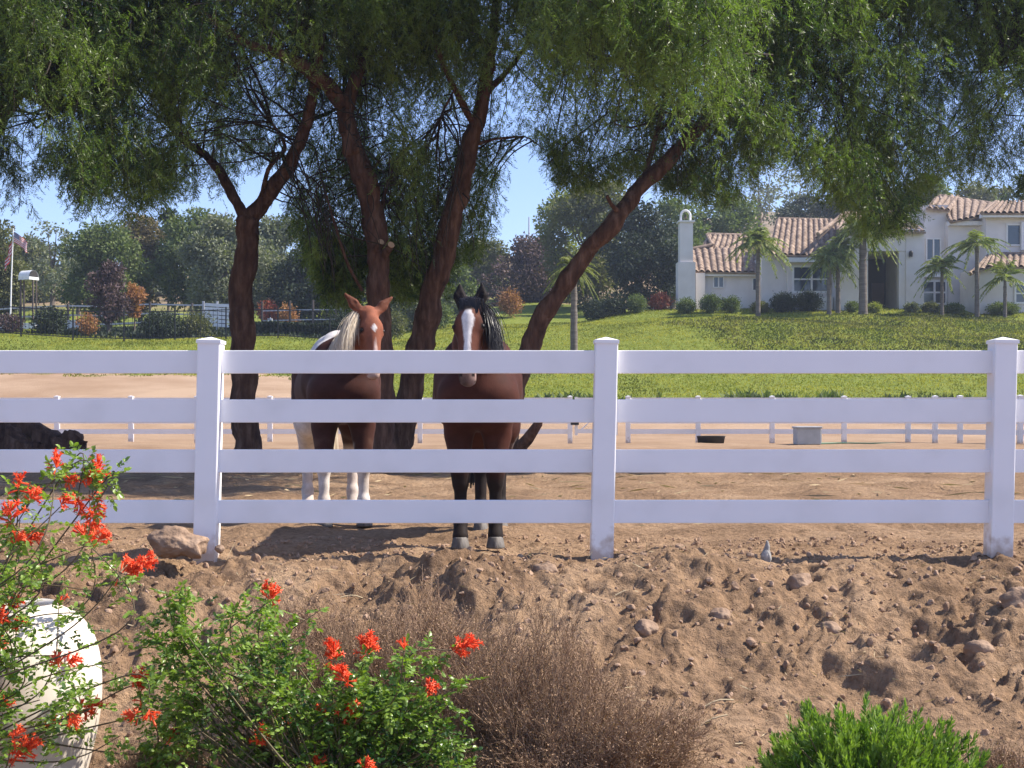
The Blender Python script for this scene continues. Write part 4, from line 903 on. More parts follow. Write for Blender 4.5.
# ------------------------------------------------------------------ house
M['stucco'] = mat_noise('cream_stucco', [(.62, .58, .54), (.70, .66, .62)], 1.2, .9, .15, 30, dist=.01)
M['trim'] = mat_plain('white_trim', (.74, .73, .70), .6)
M['tile'] = mat_noise('clay_tile', [(.13, .09, .065), (.255, .18, .13), (.40, .30, .22)], 2.6, .85, .2, 12, dist=.02)
M['glass'] = mat_plain('window_glass', (.03, .045, .07), .08, spec=.9)
M['dark'] = mat_plain('painted_recess_shade', (.03, .025, .022), .7)  # near-black colour paints in the shade of porch and shelter hollows
M['doorwood'] = mat_plain('dark_wood_door', (.09, .05, .03), .5)
M['bronze'] = mat_plain('bronze', (.12, .09, .05), .4, metal=.8)
HD = 90.0; HS = F/HD
def hx(u, y=HD): return (u-512)*y/F
def hz(v, y=HD): return HC+(412-v)*y/F
hb = hz(312)
house = thing('house', 'large cream stucco house with clay tile roofs on the hill', 'house', (hx(830), HD, hb))
OX = np.array([hx(830), HD, hb])
def wall(u0, u1, v0, v1, y0, y1, name='wall', mat=None):
    mb = MB(); mb.box((hx(u0, y0)-OX[0], y0-HD, hz(v1, y0)-hb), (hx(u1, y0)-OX[0], y1-HD, hz(v0, y0)-hb)); return mb.build(name, mat or M['stucco'], house)
def roof_plane(mb, a, b, c, d, pitch=.40):
    """barrel-tiled plane: a-b is the eave (left to right), d-c the ridge above it"""
    a, b, c, d = (np.array(p, float) for p in (a, b, c, d)); n = max(2, int(np.linalg.norm(b-a)/pitch)); rows = max(2, int(np.linalg.norm(d-a)/.45))
    HT = np.array([0, 0, .75, 1, .95, .6]); nr = norm(np.cross(b-a, d-a)); nr = nr if nr[2] > 0 else -nr; U = np.linspace(0, 1, n*6+1); Vv = []
    for j in range(rows):
        for e in (0, 1):
            v = (j+e*.999)/rows; L = a+(d-a)*v; Rr = b+(c-b)*v
            h = .13*HT[np.arange(n*6+1) % 6]+.015*(1-e)
            Vv.append(L+np.outer(U, Rr-L)+np.outer(h, nr))
    m = n*6+1; nn = len(Vv); Vv = np.concatenate(Vv); i = (np.arange(nn-1)[:, None]*m+np.arange(m-1)[None, :]).ravel()
    k = MB(); mb.add(Vv, np.stack([i, i+1, i+m+1, i+m], 1))
    # underside
    mb.add(np.array([a, b, c, d])-nr*.12, [[0, 1, 2, 3]]); q = np.array([a, b, b-nr*.12, a-nr*.12])+nr*.0; mb.add(q, [[0, 1, 2, 3]])
def hp(u, v, y): return np.array([hx(u, y), y, hz(v, y)])-OX
def roof(planes, ridges, parent=None):
    mb = MB()
    for p in planes: roof_plane(mb, *[hp(*q) for q in p])
    for (a, b) in ridges: mb.tube([hp(*a), hp(*b)], .14, 8)
    return mb.build('roof', M['tile'], parent or house)
def window(u0, u1, v0, v1, y, nxp=2, nyp=2, fw=.09, parent=None, shutters=None):
    x0, x1, z0, z1 = hx(u0, y)-OX[0], hx(u1, y)-OX[0], hz(v1, y)-hb, hz(v0, y)-hb; yy = y-HD
    mb = MB()
    mb.box((x0, yy-.08, z0), (x1, yy+.02, z0+fw)); mb.box((x0, yy-.08, z1-fw), (x1, yy+.02, z1)); mb.box((x0, yy-.08, z0+fw), (x0+fw, yy+.02, z1-fw)); mb.box((x1-fw, yy-.08, z0+fw), (x1, yy+.02, z1-fw))
    for k in range(1, nxp): xm = x0+(x1-x0)*k/nxp; mb.box((xm-fw/2, yy-.075, z0+fw), (xm+fw/2, yy+.015, z1-fw))
    for k in range(1, nyp): zm = z0+(z1-z0)*k/nyp; mb.box((x0+fw, yy-.07, zm-fw*.4), (x1-fw, yy+.01, zm+fw*.4))
    for k in range(nxp*3):
        pass
    f = mb.build('window', M['trim'], house)
    mb = MB(); mb.box((x0+fw*.5, yy-.035, z0+fw*.5), (x1-fw*.5, yy-.005, z1-fw*.5)); mb.build('glass', M['glass'], f)
    return f
# chimney
ch = wall(680, 693, 222, 316, 88.6, 89.6, 'chimney')
mb = MB(); mb.box((hx(678, 88.5)-OX[0], -1.5, 0), (hx(695.5, 88.5)-OX[0], -.3, hz(262, 88.5)-hb)); mb.build('chimney_base', M['stucco'], ch)
mb = MB(); cx = hx(686.5, 88.6)-OX[0]; z0 = hz(222, 88.6)-hb; mb.box((cx-.55, -1.5, z0+.002), (cx+.55, -.3, z0+.1)); mb.build('chimney_ledge', M['trim'], ch)
mb = MB(); S = [(cx-.32, -.9, z0+.1), (cx-.32, -.9, z0+.5)]+[(cx-.32*math.cos(t), -.9, z0+.5+.36*math.sin(t)) for t in np.linspace(.2, 2.94, 9)]+[(cx+.32, -.9, z0+.5), (cx+.32, -.9, z0+.1)]
mb.tube(S, .085, 8); mb.build('bell_arch', M['trim'], ch)
mb = MB(); mb.lathe([(0.02, .5), (.06, .48), (.09, .34), (.12, .22), (.16, .2)], 16, (cx, -.9, z0+.12)); mb.build('bell', M['bronze'], ch, smooth=True)
# left wing
wall(691, 768, 273, 316, 90, 97); wall(696, 705, 273, 316, 89.4, 90)
mb = MB(); mb.box((hx(690, 89.65)-OX[0], -.35, hz(276, 89.65)-hb), (hx(766, 89.65)-OX[0], .05, hz(272, 89.65)-hb)); mb.build('fascia', M['trim'], house)
roof([((692, 271.5, 89.5), (767, 273, 89.5), (767, 247, 93.2), (687, 250, 93.2)), ((700, 251, 93.3), (768, 252, 93.3), (768, 236, 96), (707, 235, 96))], [((687, 250, 93.2), (712, 245, 93.4)), ((707, 234.5, 96), (768, 236, 96)), ((687, 250, 93.2), (692, 271.5, 89.5)), ((712, 245, 93.4), (707, 235, 96))])
window(713, 724, 276.5, 288, 90, 2, 1, .07); window(752, 760, 278, 291, 90, 1, 1, .07)
# middle block
wall(762, 850, 256, 316, 88.4, 97); wall(788, 835, 262, 316, 87.9, 88.4)
roof([((768, 254, 87.8), (846, 256.5, 87.4), (838, 220, 92.5), (776, 219, 92.5))], [((779, 219, 92.5), (828, 220.5, 92.5))])
mb = MB(); mb.box((hx(786, 87.4)-OX[0], -2.6, hz(262, 87.4)-hb), (hx(838, 87.4)-OX[0], -2.1, hz(257.5, 87.4)-hb)); mb.build('fascia', M['trim'], house)
window(792, 831, 265.5, 293, 87.9, 2, 2, .13); wall(791, 833, 297, 316, 87.3, 87.88, 'planter_wall', M['trim'])
# entry with gable and tall porch
wall(836, 868, 236, 316, 86.8, 96); wall(906, 924, 233, 316, 86.8, 96); wall(868.05, 905.95, 233, 251, 86.85, 96, 'lintel'); wall(868.05, 905.95, 251.1, 316, 91.5, 95.9, 'porch_back', M['dark'])  # porch back wall coloured dark in place of its shade
mb = MB(); mb.box((hx(872, 91.4)-OX[0], 1.35, 0), (hx(884, 91.4)-OX[0], 1.48, hz(283, 91.4)-hb)); dd = mb.build('door', M['doorwood'], house)
mb = MB(); mb.box((hx(882, 91.3)-OX[0], 1.25, 1.0), (hx(882.8, 91.3)-OX[0], 1.345, 1.3)); mb.build('handle', M['bronze'], dd)
wall(864, 926, 229, 233, 86.5, 87.0, 'cornice', M['trim']); wall(899, 906, 251.2, 316, 86.9, 87.4, 'pillar')
roof([((838, 231, 86.3), (926, 232, 86.3), (898, 212, 91), (846, 213, 91)), ], [((846, 213, 91), (900, 212, 91)), ((838, 231, 86.3), (846, 213, 91))])
roof([((816, 240, 86.2), (820, 234, 86.2), (846, 213, 91), (843, 213, 91))], [((818, 234, 86.2), (845, 213, 90))])
# recessed two-storey middle right
wall(924, 948, 205, 316, 89, 98); window(925.5, 941, 238, 261, 89, 2, 1, .1); window(920.5+1, 947, 280, 305, 88.5, 2, 2, .14)
wall(922, 948, 277, 316, 88.52, 88.98, 'lower_wall'); wall(920, 948.5, 273.5, 276.9, 88.2, 88.95, 'ledge', M['trim'])
# right tower
wall(948, 986, 221, 316, 88.4, 99); wall(986, 1090, 214, 316, 87.2, 99)
mb = MB(); mb.box((hx(950, 87.9)-OX[0], -2.1, hz(225, 87.9)-hb), (hx(985, 87.9)-OX[0], -1.5, hz(221, 87.9)-hb)); mb.box((hx(983, 86.6)-OX[0], -3.4, hz(217, 86.6)-hb), (hx(1092, 86.6)-OX[0], -2.7, hz(213, 86.6)-hb)); mb.build('fascia', M['trim'], house)
roof([((926, 208, 88.6), (950, 210, 88.6), (960, 196, 94), (936, 196, 94)), ((951, 222, 87.7), (986, 215, 87.7), (994, 204, 93), (948, 197, 93)), ((982, 213, 86.5), (1094, 213, 86.5), (1070, 201, 92), (996, 202, 92))], [((982, 213, 86.5), (996, 202, 92)), ((951, 221.5, 87.7), (940, 197, 93)), ((940, 196, 94), (994, 204, 93))])
window(1006, 1021, 224, 246, 87.2, 1, 1, .1); window(1014, 1060, 283, 304, 84.2, 2, 2, .12)
wall(976, 1090, 268, 316, 84.2, 87.19, 'front_wing')
roof([((970, 274, 83.7), (992, 266, 83.7), (996, 254.5, 86.8), (986, 256, 86.8)), ((992, 266.5, 83.7), (1094, 268, 83.7), (1094, 254.5, 86.9), (994, 254.5, 86.9))], [((970, 274, 83.7), (994, 254, 86.8)), ((994, 254, 86.9), (1094, 254, 86.9))])
wall(1021.5, 1027, 222, 250, 86.9, 87.18, 'shutter', M['trim'])
mb = MB(); mb.lathe([(0, 0), (.12, .02), (.14, .3), (.10, .4), (0, .45)], 10, (hx(911, 86.65)-OX[0], -3.35, hz(257, 86.65)-hb)); mb.build('wall_lamp', M['black'], house)

# ------------------------------------------------------------------ distant and middle vegetation
M['fa'] = mat_leaf('leaf_olive', (.038, .050, .022), (.17, .17, .07), trans=.25, c3=(.095, .105, .04), rough=.7)
M['fw'] = mat_leaf('leaf_brown_olive', (.05, .042, .02), (.18, .14, .06), trans=.2, c3=(.11, .09, .04), rough=.7)
M['fb'] = mat_leaf('leaf_mid_green', (.035, .058, .022), (.15, .185, .06), trans=.25, c3=(.08, .112, .038), rough=.7)
M['fc'] = mat_leaf('leaf_grey_green', (.06, .075, .05), (.21, .22, .14), trans=.25, c3=(.125, .145, .09), rough=.7)
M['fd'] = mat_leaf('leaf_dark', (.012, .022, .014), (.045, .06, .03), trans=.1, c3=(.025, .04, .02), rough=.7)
M['fp'] = mat_leaf('leaf_purple', (.035, .02, .022), (.13, .085, .085), trans=.15, c3=(.075, .048, .05), rough=.7)
M['fo'] = mat_leaf('leaf_orange', (.15, .06, .025), (.40, .20, .08), trans=.2, c3=(.26, .11, .05), rough=.7)
M['fr'] = mat_leaf('leaf_red', (.16, .03, .02), (.42, .10, .06), trans=.2, c3=(.10, .07, .03), rough=.7)
M['fy'] = mat_leaf('leaf_yellow_green', (.08, .11, .02), (.26, .27, .05), trans=.3, c3=(.16, .19, .035), rough=.6)
M['palm'] = mat_leaf('palm_frond', (.05, .085, .025), (.30, .32, .09), trans=.35, c3=(.14, .19, .05), rough=.5)
M['ftrunk'] = mat_noise('grey_brown_trunk', [(.09, .065, .05), (.19, .15, .12)], 3, .9, .4, 10, stretch=(1, 1, .3))
M['ptrunk'] = mat_noise('palm_trunk', [(.09, .075, .065), (.20, .17, .145)], 3, .9, .5, 8, stretch=(.4, .4, 3))
def far_tree(u, vt, vb, wpx, d, mk, label, kind='round', dens=1.0, seed=None, name='tree', cat='tree', group=None, vg=None, trunk=True, lpx=3.0):
    seed = seed if seed is not None else int(u*7+vt); rg = np.random.default_rng(abs(seed)); k = d/F
    top = HC+(412-vt)*k; bot = HC+(412-vb)*k; x = (u-512)*k; w = wpx*k/2; g = float(terrain(np.array(x), np.array(float(d))))
    base = np.array([x, d, g]); root = thing(name, label, cat, base, group)
    h = top-bot; cz = (top+bot)/2; nc = max(5, int({'round': 40, 'tall': 44, 'cone': 30, 'sparse': 34, 'bush': 6}[kind]*dens))
    th = rg.uniform(0, 6.28, nc); zz = rg.uniform(-1, 1, nc)
    if kind == 'cone': rad = (1-(zz+1)/2)*.9+.08
    elif kind == 'tall': rad = np.sqrt(np.clip(1-np.abs(zz)**3, .05, 1))*.75
    else: rad = np.sqrt(np.clip(1-zz**2, .05, 1))*.85
    rr = rad*rg.random(nc)**.5*1.15
    cc = np.stack([x+np.cos(th)*rr*w, d+np.sin(th)*rr*w*.8, cz+zz*h*.42], 1)
    if kind == 'bush': cz = g+h*.45; cc = np.stack([x+rg.normal(0, .10, nc)*w, d+rg.normal(0, .10, nc)*w, cz+rg.normal(0, .06, nc)*h], 1)
    cr = (rg.uniform(.24, .42, nc) if kind != 'bush' else rg.uniform(.66, .82, nc))*min(w, h/2 if kind != 'bush' else 99)*(1.15 if kind == 'bush' else 1)*(.7 if kind == 'sparse' else 1)
    lp = lpx*k*(.8 if kind == 'bush' else 1)
    area = 0; per = np.clip((cr/lp)**2*(7 if kind == 'bush' else 24)*(.5 if kind == 'sparse' else 1), 20, 1800).astype(int)
    ci = np.repeat(np.arange(nc), per); n = len(ci); dr = rand_dirs(n, rg); p = cc[ci]+dr*(cr[ci]*(rg.random(n)**.35)*(1+.3*rg.normal(size=n)*.5))[:, None]*[1, 1, .85 if kind != 'bush' else min(1.0, h/2/w)]
    p[:, 2] = np.maximum(p[:, 2], g+.05); ct = rg.normal(.5, .2, nc)
    ml = MB(); leaf_quads(ml, p, dr+rand_dirs(n, rg)*.9-[0, 0, .2], rg.uniform(.7, 1.5, n)*lp, rg.uniform(.45, .8, n)*lp, np.clip(ct[ci]+rg.normal(0, .18, n), 0, 1), rg=rg)
    if trunk:
        mw = MB(); tr = max(.06, min(.35, w*.09)); pp = spline([base-[0, 0, .2], base+[rg.normal()*.1, 0, (cz-g)*.5], np.array([x, d, cz])], 9); mw.tube(pp, np.linspace(tr, tr*.5, 9), 8, wob=.3)
        for i in range(min(nc, 12)): mw.tube([pp[4+i % 4], (pp[5]+cc[i])/2+[0, 0, -.1*w], cc[i]], [tr*.4, tr*.25, tr*.08], 5, cap=False)
        mw.build('trunk', M['ftrunk'], root, loc=base, smooth=True).location = (0, 0, 0)
    ml.build('crown', M[mk], root, loc=base).location = (0, 0, 0)
    return root
G1 = 'trees beyond the paddock'
T = [ # u, vtop, vbot, width, d, mat, kind, label
 (2,210,318,62,86,'fa','tall','olive tree cut by the left edge behind the flagpole'),
 (52,218,300,60,118,'fc','sparse','thin airy eucalyptus against the sky right of the flags'),
 (78,232,312,54,112,'fc','sparse','second airy grey eucalyptus, left of the green dome tree'),
 (108,224,322,84,96,'fb','round','broad green dome shaped tree behind the purple leaved tree'),
 (140,214,318,60,100,'fw','round','brown tinged olive tree right of the green dome tree'),
 (168,206,300,34,104,'fd','tall','dark narrow cypress-like tree with a pale bare trunk'),
 (192,208,316,72,99,'fb','round','tall bright green tree just right of the dark narrow tree'),
 (222,214,322,84,92,'fc','round','grey green tree directly left of the forked dark trunk'),
 (275,215,326,80,100,'fc','round','hazy grey green tree between the first two big trunks'),
 (310,246,334,76,92,'fd','round','very dark dense tree above the shaded hedge'),
 (345,232,330,60,98,'fb','round','green tree just left of the upright reddish trunk'),
 (402,236,330,66,96,'fd','round','dark tree seen between the two central trunks'),
 (412,270,334,52,84,'fc','round','silvery green shrubby tree low between the two horses'),
 (455,262,330,44,100,'fb','round','green tree right of the dark leaning trunk'),
 (484,236,312,56,124,'fa','round','olive tree low in the gap left of the bare purple tree'),
 (500,262,326,50,108,'fp','sparse','bare purplish shrubby tree beside the tan bank'),
 (528,238,322,66,112,'fp','round','hazy purple brown tree in the gap under the sky'),
 (562,186,312,54,122,'fy','tall','tall pale green eucalyptus beside the sky gap'),
 (596,176,314,90,104,'fa','round','big olive green tree behind the leaning reddish trunk'),
 (640,205,312,84,98,'fd','round','large dark green tree left of the chimney'),
 (672,190,300,64,110,'fb','round','green tree directly behind the chimney'),
 (722,196,262,70,126,'fb','round','green tree above the left wing of the house'),
 (760,158,240,54,175,'fc','sparse','distant airy blue grey eucalyptus left of the tall one'),
 (792,162,245,58,180,'fc','sparse','distant tall blue grey eucalyptus above the roof'),
 (815,196,246,80,140,'fd','round','dark tree behind the middle roof ridge'),
 (868,180,240,80,138,'fa','round','olive tree above the entry roof'),
 (928,178,226,60,128,'fb','round','green tree behind the tower roof'),
 (985,184,226,64,150,'fa','round','distant tree beyond the tower at the right'),
 (30,240,312,66,128,'fa','round','olive tree low behind the eucalyptus at the left'),
 (88,250,312,60,132,'fd','round','dark tree far behind the purple leaved tree'),
 (150,238,312,70,134,'fc','round','grey tree far behind the brown tinged olive'),
 (250,232,312,70,130,'fa','round','olive tree far behind the forked dark trunk'),
 (335,236,312,80,132,'fc','round','grey tree far behind the upright trunk'),
 (385,246,312,70,128,'fa','round','olive tree far behind the paint horse'),
 (440,244,310,70,130,'fc','round','grey tree far behind the leaning dark trunk'),
 (-30,205,318,70,92,'fb','round','green tree beyond the left edge'),
 (1050,170,240,90,130,'fb','round','green tree beyond the right edge'),
]
for (u, vt, vb, w_, d, mk, kd, lb) in T: far_tree(u, vt, vb, w_, d, mk, lb, kd, group=G1, lpx=3.2)
far_tree(109, 262, 322, 42, 76, 'fp', 'small tree with dark purple leaves behind the black fence', 'round', lpx=2.6)
far_tree(134, 284, 316, 22, 78, 'fo', 'small orange leaved tree right of the purple tree', 'round', lpx=2.4)
far_tree(50, 302, 332, 36, 74, 'fd', 'rounded dark green shrub behind the black fence at the left', 'bush', name='shrub', cat='shrub', dens=1.6, trunk=False)
for (u, vt, vb, w_, d, mk, lb) in ((88,308,338,22,74,'fo','tan brown shrub left of the purple tree trunk'),(160,306,336,44,74,'fd','dark low shrub behind the black fence right of the purple tree'),(195,308,336,34,75,'fa','olive shrub in front of the pale slatted panels'),(10,318,338,26,73,'fp','brown shrub at the flagpole foot'),
        (288,292,324,22,88,'fo','orange brown shrub behind the pale rail fence'),(268,288,325,22,90,'fr','dark red shrub left of the orange brown one'),(345,300,332,30,80,'fd','dark shrub left of the upright trunk'),(510,288,322,26,96,'fo','rust orange shrub beside the bare purple tree'),(395,300,336,28,78,'fa','olive shrub behind the central trunk'),(470,300,330,40,92,'fc','grey green shrub behind the bay horse'),
        (596,296,320,30,88,'fd','dark clipped hedge block left of the palm row'),(615,297,319,30,88.5,'fd','dark clipped hedge block nearer the round bushes'),(660,296,314,24,89,'fr','red flowering bush left of the chimney'),(440,305,335,26,84,'fb','green shrub right of the leaning trunk')):
    far_tree(u, vt, vb, w_, d, mk, lb, 'bush', name='shrub', cat='shrub', dens=1.5, trunk=False, lpx=2.6)
for (u, vt, vb, w_, d, mk, lb) in ((637,300,318,20,88,'fb','round clipped bush left of the red flowering bush'),(686,298,314,20,86.5,'fb','round clipped bush under the chimney'),(711,293,313,24,86,'fb','round clipped bush right of the chimney'),(732,293,311,18,86.5,'fb','round clipped bush left of the palm trunk'),(724,292,304,12,88.6,'fb','small round bush behind the clipped pair'),
        (760,299,312,20,86.5,'fa','brownish low bush at the foot of the palm'),(784,293,313,28,86,'fd','large dark round bush under the big window'),(808,292,313,28,86,'fd','dark square bush in front of the big window'),(852,300,312,14,85,'fb','low green shrub right of the twin palms'),(874,303,314,16,84.5,'fy','pale green low shrub at the porch step'),(912,302,312,16,84.5,'fc','pale grey bush at the porch pillar'),
        (931,299,310,20,84.5,'fa','low brown green bush under the lower window'),(954,299,310,20,84.5,'fb','low green bush left of the slim palm'),(1003,296,308,30,83.5,'fb','spreading green shrub at the far right palm foot')):
    far_tree(u, vt, vb, w_, d, mk, lb, 'bush', name='round_bush', cat='bush', dens=2.2, trunk=False, group='clipped bushes in front of the house', lpx=1.8)

def palm(u, vcrown, vbase, d, rpx, label, seed, tpx=6, ml='palm', lean=0, droop=1.0, nf=22, grp='queen palms around the house'):
    rg = np.random.default_rng(seed); k = d/F; x = (u-512)*k; g = float(terrain(np.array(x), np.array(float(d)))); zc = HC+(412-vcrown)*k; r = rpx*k
    base = np.array([x, d, g]); root = thing('palm_tree', label, 'palm', base, grp); top = np.array([x+lean, d, zc])
    mb = MB(); S = spline([base-[0, 0, .2], (base+top)/2+[lean*.1, 0, 0], top], 14); mb.tube(S, np.linspace(tpx*k*.5, tpx*k*.36, 14)*(1+.08*np.sin(np.arange(14)*3)), 10, wob=.15); mb.build('trunk', M['ptrunk'], root, smooth=True, loc=base).location = (0, 0, 0)
    mf = MB()
    for f in range(int(nf*1.5)):
        a = rg.uniform(0, 6.28); el = rg.uniform(-.45, 1.3); L = r*rg.uniform(.85, 1.15)*1.15; dh = np.array([math.cos(a), math.sin(a), 0])
        tt = np.linspace(0, 1, 13); c = top+np.outer(tt*L*math.cos(el)*.95, dh)+np.outer((tt*math.sin(el)*1.0-tt**2*(.62*droop))*L, [0, 0, 1])
        mf.tube(c, np.linspace(.03, .008, 13)*max(1, r/2), 4, .8, cap=False)
        tn = np.clip(rg.normal(.5, .25)+.15*(el > .5), 0, 1); n = 90; ti = rg.uniform(.12, 1, n); pp = np.stack([np.interp(ti, tt, c[:, q]) for q in range(3)], 1)
        tg = norm(np.stack([np.interp(ti, tt, np.gradient(c[:, q])) for q in range(3)], 1)); sd = np.cross(tg, [0, 0, 1]); sg = rg.choice([-1, 1], n)[:, None]
        leaf_quads(mf, pp, tg*.6+sd*sg*.9-np.array([0, 0, .45]), L*rg.uniform(.16, .30, n)*np.sin(np.clip(ti*1.1+.25, 0, 1)*2.6+.2), L*.022, np.clip(tn+rg.normal(0, .12, n), 0, 1), rg=rg)
    mf.build('fronds', M[ml], root, loc=base).location = (0, 0, 0); return root
palm(758, 241, 306, 84.5, 29, 'full queen palm in front of the left wing of the house', 1, 5, nf=44)
palm(829, 258, 311, 84.0, 25, 'left palm of the twin pair by the big window', 2, 5, nf=34)
palm(838, 249, 311, 84.6, 27, 'right palm of the twin pair by the big window', 3, 5, nf=40)
palm(863, 228, 312, 83.6, 34, 'thick trunked palm in front of the porch', 4, 9, nf=34, droop=1.15)
palm(942, 268, 308, 83.2, 27, 'short palm in front of the lower window', 5, 4, nf=28)
palm(977, 243, 306, 82.6, 30, 'slim tall palm before the tower', 6, 5, nf=20, droop=.9)
palm(1005, 276, 303, 82.2, 27, 'small young palm before the front wing', 7, 4, nf=18, droop=.8)
palm(574, 268, 372, 62, 26, 'yellowish palm with grey trunk behind the leaning reddish trunk', 8, 8, 'fy', nf=30, grp=None)
# silhouettes of hanging green just behind the horses
# ------------------------------------------------------------------ left side: fences, walls, flags
ps = []
for u in (-60, -5, 21, 73, 124, 175, 226, 278, 330): p = PG(u, 71.5); ps.append((p[0], p[1], float(terrain(np.array(p[0]), np.array(71.5)))))
bf = simple_fence('black_metal_fence', 'thin black metal picket fence along the grass at the left', 'fence', ps, [1.62, .18], .07, .05, M['black'], H=1.75, cap=False, rt=.03)
for (a, b) in zip(ps[:-1], ps[1:]):
    mb = MB(); a = np.array(a)-ps[0]; b = np.array(b)-ps[0]; n = int(np.linalg.norm(b-a)/.22)
    for i in range(1, n): p = a+(b-a)*i/n; mb.box((p[0]-.010, p[1]-.01, p[2]+.1), (p[0]+.010, p[1]+.01, p[2]+1.66))
    mb.build('pickets', M['black'], bf)
M['pipe'] = mat_plain('pale_pipe', (.50, .50, .50), .5)
def tz(u, d, v=None):
    x = (u-512)/F*d; return (x, d, float(terrain(np.array(x), np.array(float(d)))))
ps = [tz(u, 84) for u in (-30, 20, 68, 108, 150, 192, 236)]
simple_fence('pipe_fence', 'pale grey pipe rail fence behind the purple leaved tree', 'fence', ps, [1.75, 1.15, .6], .12, .09, M['pipe'], M['ftrunk'], H=1.85, cap=False)
ps = [tz(u, 86) for u in (262, 290, 313, 336, 372)]
simple_fence('pipe_fence', 'pale rail fence beside the orange brown shrub', 'fence', ps, [1.2, .55], .12, .07, M['pipe'], M['ftrunk'], H=1.8, cap=False)
M['wpaint'] = mat_plain('white_paint', (.78, .78, .76), .5)
for (u0, u1, d, h, lb) in ((-12, 36, 80, .72, 'low white wall behind the flagpole'), (68, 84, 80, .6, 'short white block right of the dark round shrub')):
    a = np.array(tz(u0, d)); b = np.array(tz(u1, d)); mb = MB(); mb.box((0, -.12, -.3), (b[0]-a[0], .12, h)); mb.box((-.04, -.15, h+.002), (b[0]-a[0]+.04, .15, h+.08)); o = mb.build('low_wall', M['wpaint']); o.location = Vector(a); tag(o, lb, 'wall')
a = np.array(tz(203, 79)); t = thing('slatted_panel', 'bright white slatted corral panel left of the forked trunk', 'panel', a)
for k in range(6): mb = MB(); mb.box((0, -.03, .35+k*.24), (1.75-.0*k, .03, .35+k*.24+.19)); o = mb.build('slat', M['wpaint'], t); o.rotation_euler = (0, R(4), 0)
for x in (0, .85, 1.7): mb = MB(); mb.box((x-.06, .035, -.2), (x+.06, .12, 1.85)); mb.build('post', M['pipe'], t)
a = np.array(tz(256, 80)); t = thing('slatted_panel', 'small white and tan leaning panel right of the forked trunk', 'panel', a)
mb = MB(); mb.bar((-.1, 0, .1), (.9, 0, 1.0), .12, .05); mb.build('rail', M['wpaint'], t); mb = MB(); mb.box((.72, -.06, -.1), (1.0, .06, .95)); mb.build('post', M['wpaint'], t); mb = MB(); mb.box((-.35, .02, -.1), (-.25, .1, 1.9)); mb.build('post', M['pipe'], t)
# shaded clipped hedge
rg = np.random.default_rng(77)
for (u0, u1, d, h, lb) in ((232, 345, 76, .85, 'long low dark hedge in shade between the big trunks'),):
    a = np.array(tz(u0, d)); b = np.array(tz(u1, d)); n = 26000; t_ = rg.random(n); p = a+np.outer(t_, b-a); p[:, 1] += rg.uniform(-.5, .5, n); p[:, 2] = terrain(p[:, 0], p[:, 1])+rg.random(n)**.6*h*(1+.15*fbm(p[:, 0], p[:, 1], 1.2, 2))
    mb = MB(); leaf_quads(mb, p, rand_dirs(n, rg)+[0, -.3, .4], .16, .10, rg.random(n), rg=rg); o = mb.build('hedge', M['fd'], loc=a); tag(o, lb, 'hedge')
# flagpole
fp = np.array(tz(10, 76)); k = 76/F; ztop = HC+(412-228)*k
t = thing('flagpole', 'tall white flagpole at the far left flying two flags', 'flagpole', fp)
mb = MB(); mb.tube([(0, 0, -.2), (.08, 0, (ztop-fp[2])*.5), (.2, 0, ztop-fp[2])], [.05, .04, .028], 8); mb.build('pole', M['wpaint'], t, smooth=True)
V1, F1 = ico(2); mb = MB(); mb.add(V1*.07+[.2, 0, ztop-fp[2]+.05], F1); mb.build('finial', M['bronze'], t, smooth=True)
M['flag_white'] = mat_plain('flag_white', (.72, .70, .70), .8); M['flag_red'] = mat_plain('flag_red', (.45, .035, .05), .8); M['flag_blue'] = mat_plain('flag_blue', (.03, .05, .19), .8)
def flag(name, label, org, W, H, rz, droop, stripes=13, canton=True, seed=0):
    nu, nv = 26, 26; mb = MB(); U, Vv = np.meshgrid(np.linspace(0, 1, nu), np.linspace(0, 1, nv))
    x = U*W*(1-.25*droop); z = -Vv*H-U**1.3*W*droop; y = .10*np.sin(U*9+Vv*2+seed)*U+.06*np.sin(U*17+seed*2)*U
    V = np.stack([x, y, z], -1).reshape(-1, 3); i = (np.arange(nv-1)[:, None]*nu+np.arange(nu-1)[None, :]); uu = (np.arange(nu-1)+.5)/(nu-1); vv = (np.arange(nv-1)+.5)/(nv-1)
    Fq = np.stack([i, i+1, i+nu+1, i+nu], -1)
    mi = np.zeros((nv-1, nu-1), int); sidx = (vv*stripes).astype(int); mi[sidx % 2 == 0, :] = 1
    if canton: mi[np.ix_(vv < 7/13, uu < .42)] = 2
    mb.add(V, np.zeros((0, 4), int)) ; n0 = 0
    for m in (0, 1, 2):
        q = Fq[mi == m]
        if len(q): mb.q.append((q, m))
    if canton:
        for r in range(5):
            for c in range(6):
                a, b = .035+.066*c, (.05+.098*r); p = np.array([a*W*(1-.25*droop), .10*math.sin(a*9+b*2+seed)*a+.06*math.sin(a*17+seed*2)*a, -b*H-a**1.3*W*droop])
                for yy in (-.006, .006): mb.add(p+np.array([[-.014, yy, -.014], [.014, yy, -.014], [.014, yy, .014], [-.014, yy, .014]]), [[0, 1, 2, 3]], .5, 0)
    o = mb.build(name, [M['flag_white'], M['flag_red'], M['flag_blue']], smooth=False); o.location = Vector(org); o.rotation_euler = (0, 0, rz); return tag(o, label, 'flag')
flag('flag', 'stars and stripes flag flying right of the pole top', fp+[.23, 0, ztop-fp[2]-.22], 1.05, .62, -.2, .62, seed=1)
flag('flag', 'faded red and white flag hanging down left of the pole', fp+[.14, -.02, ztop-fp[2]-.75], .8, .75, 2.6, 1.25, 7, False, seed=4)
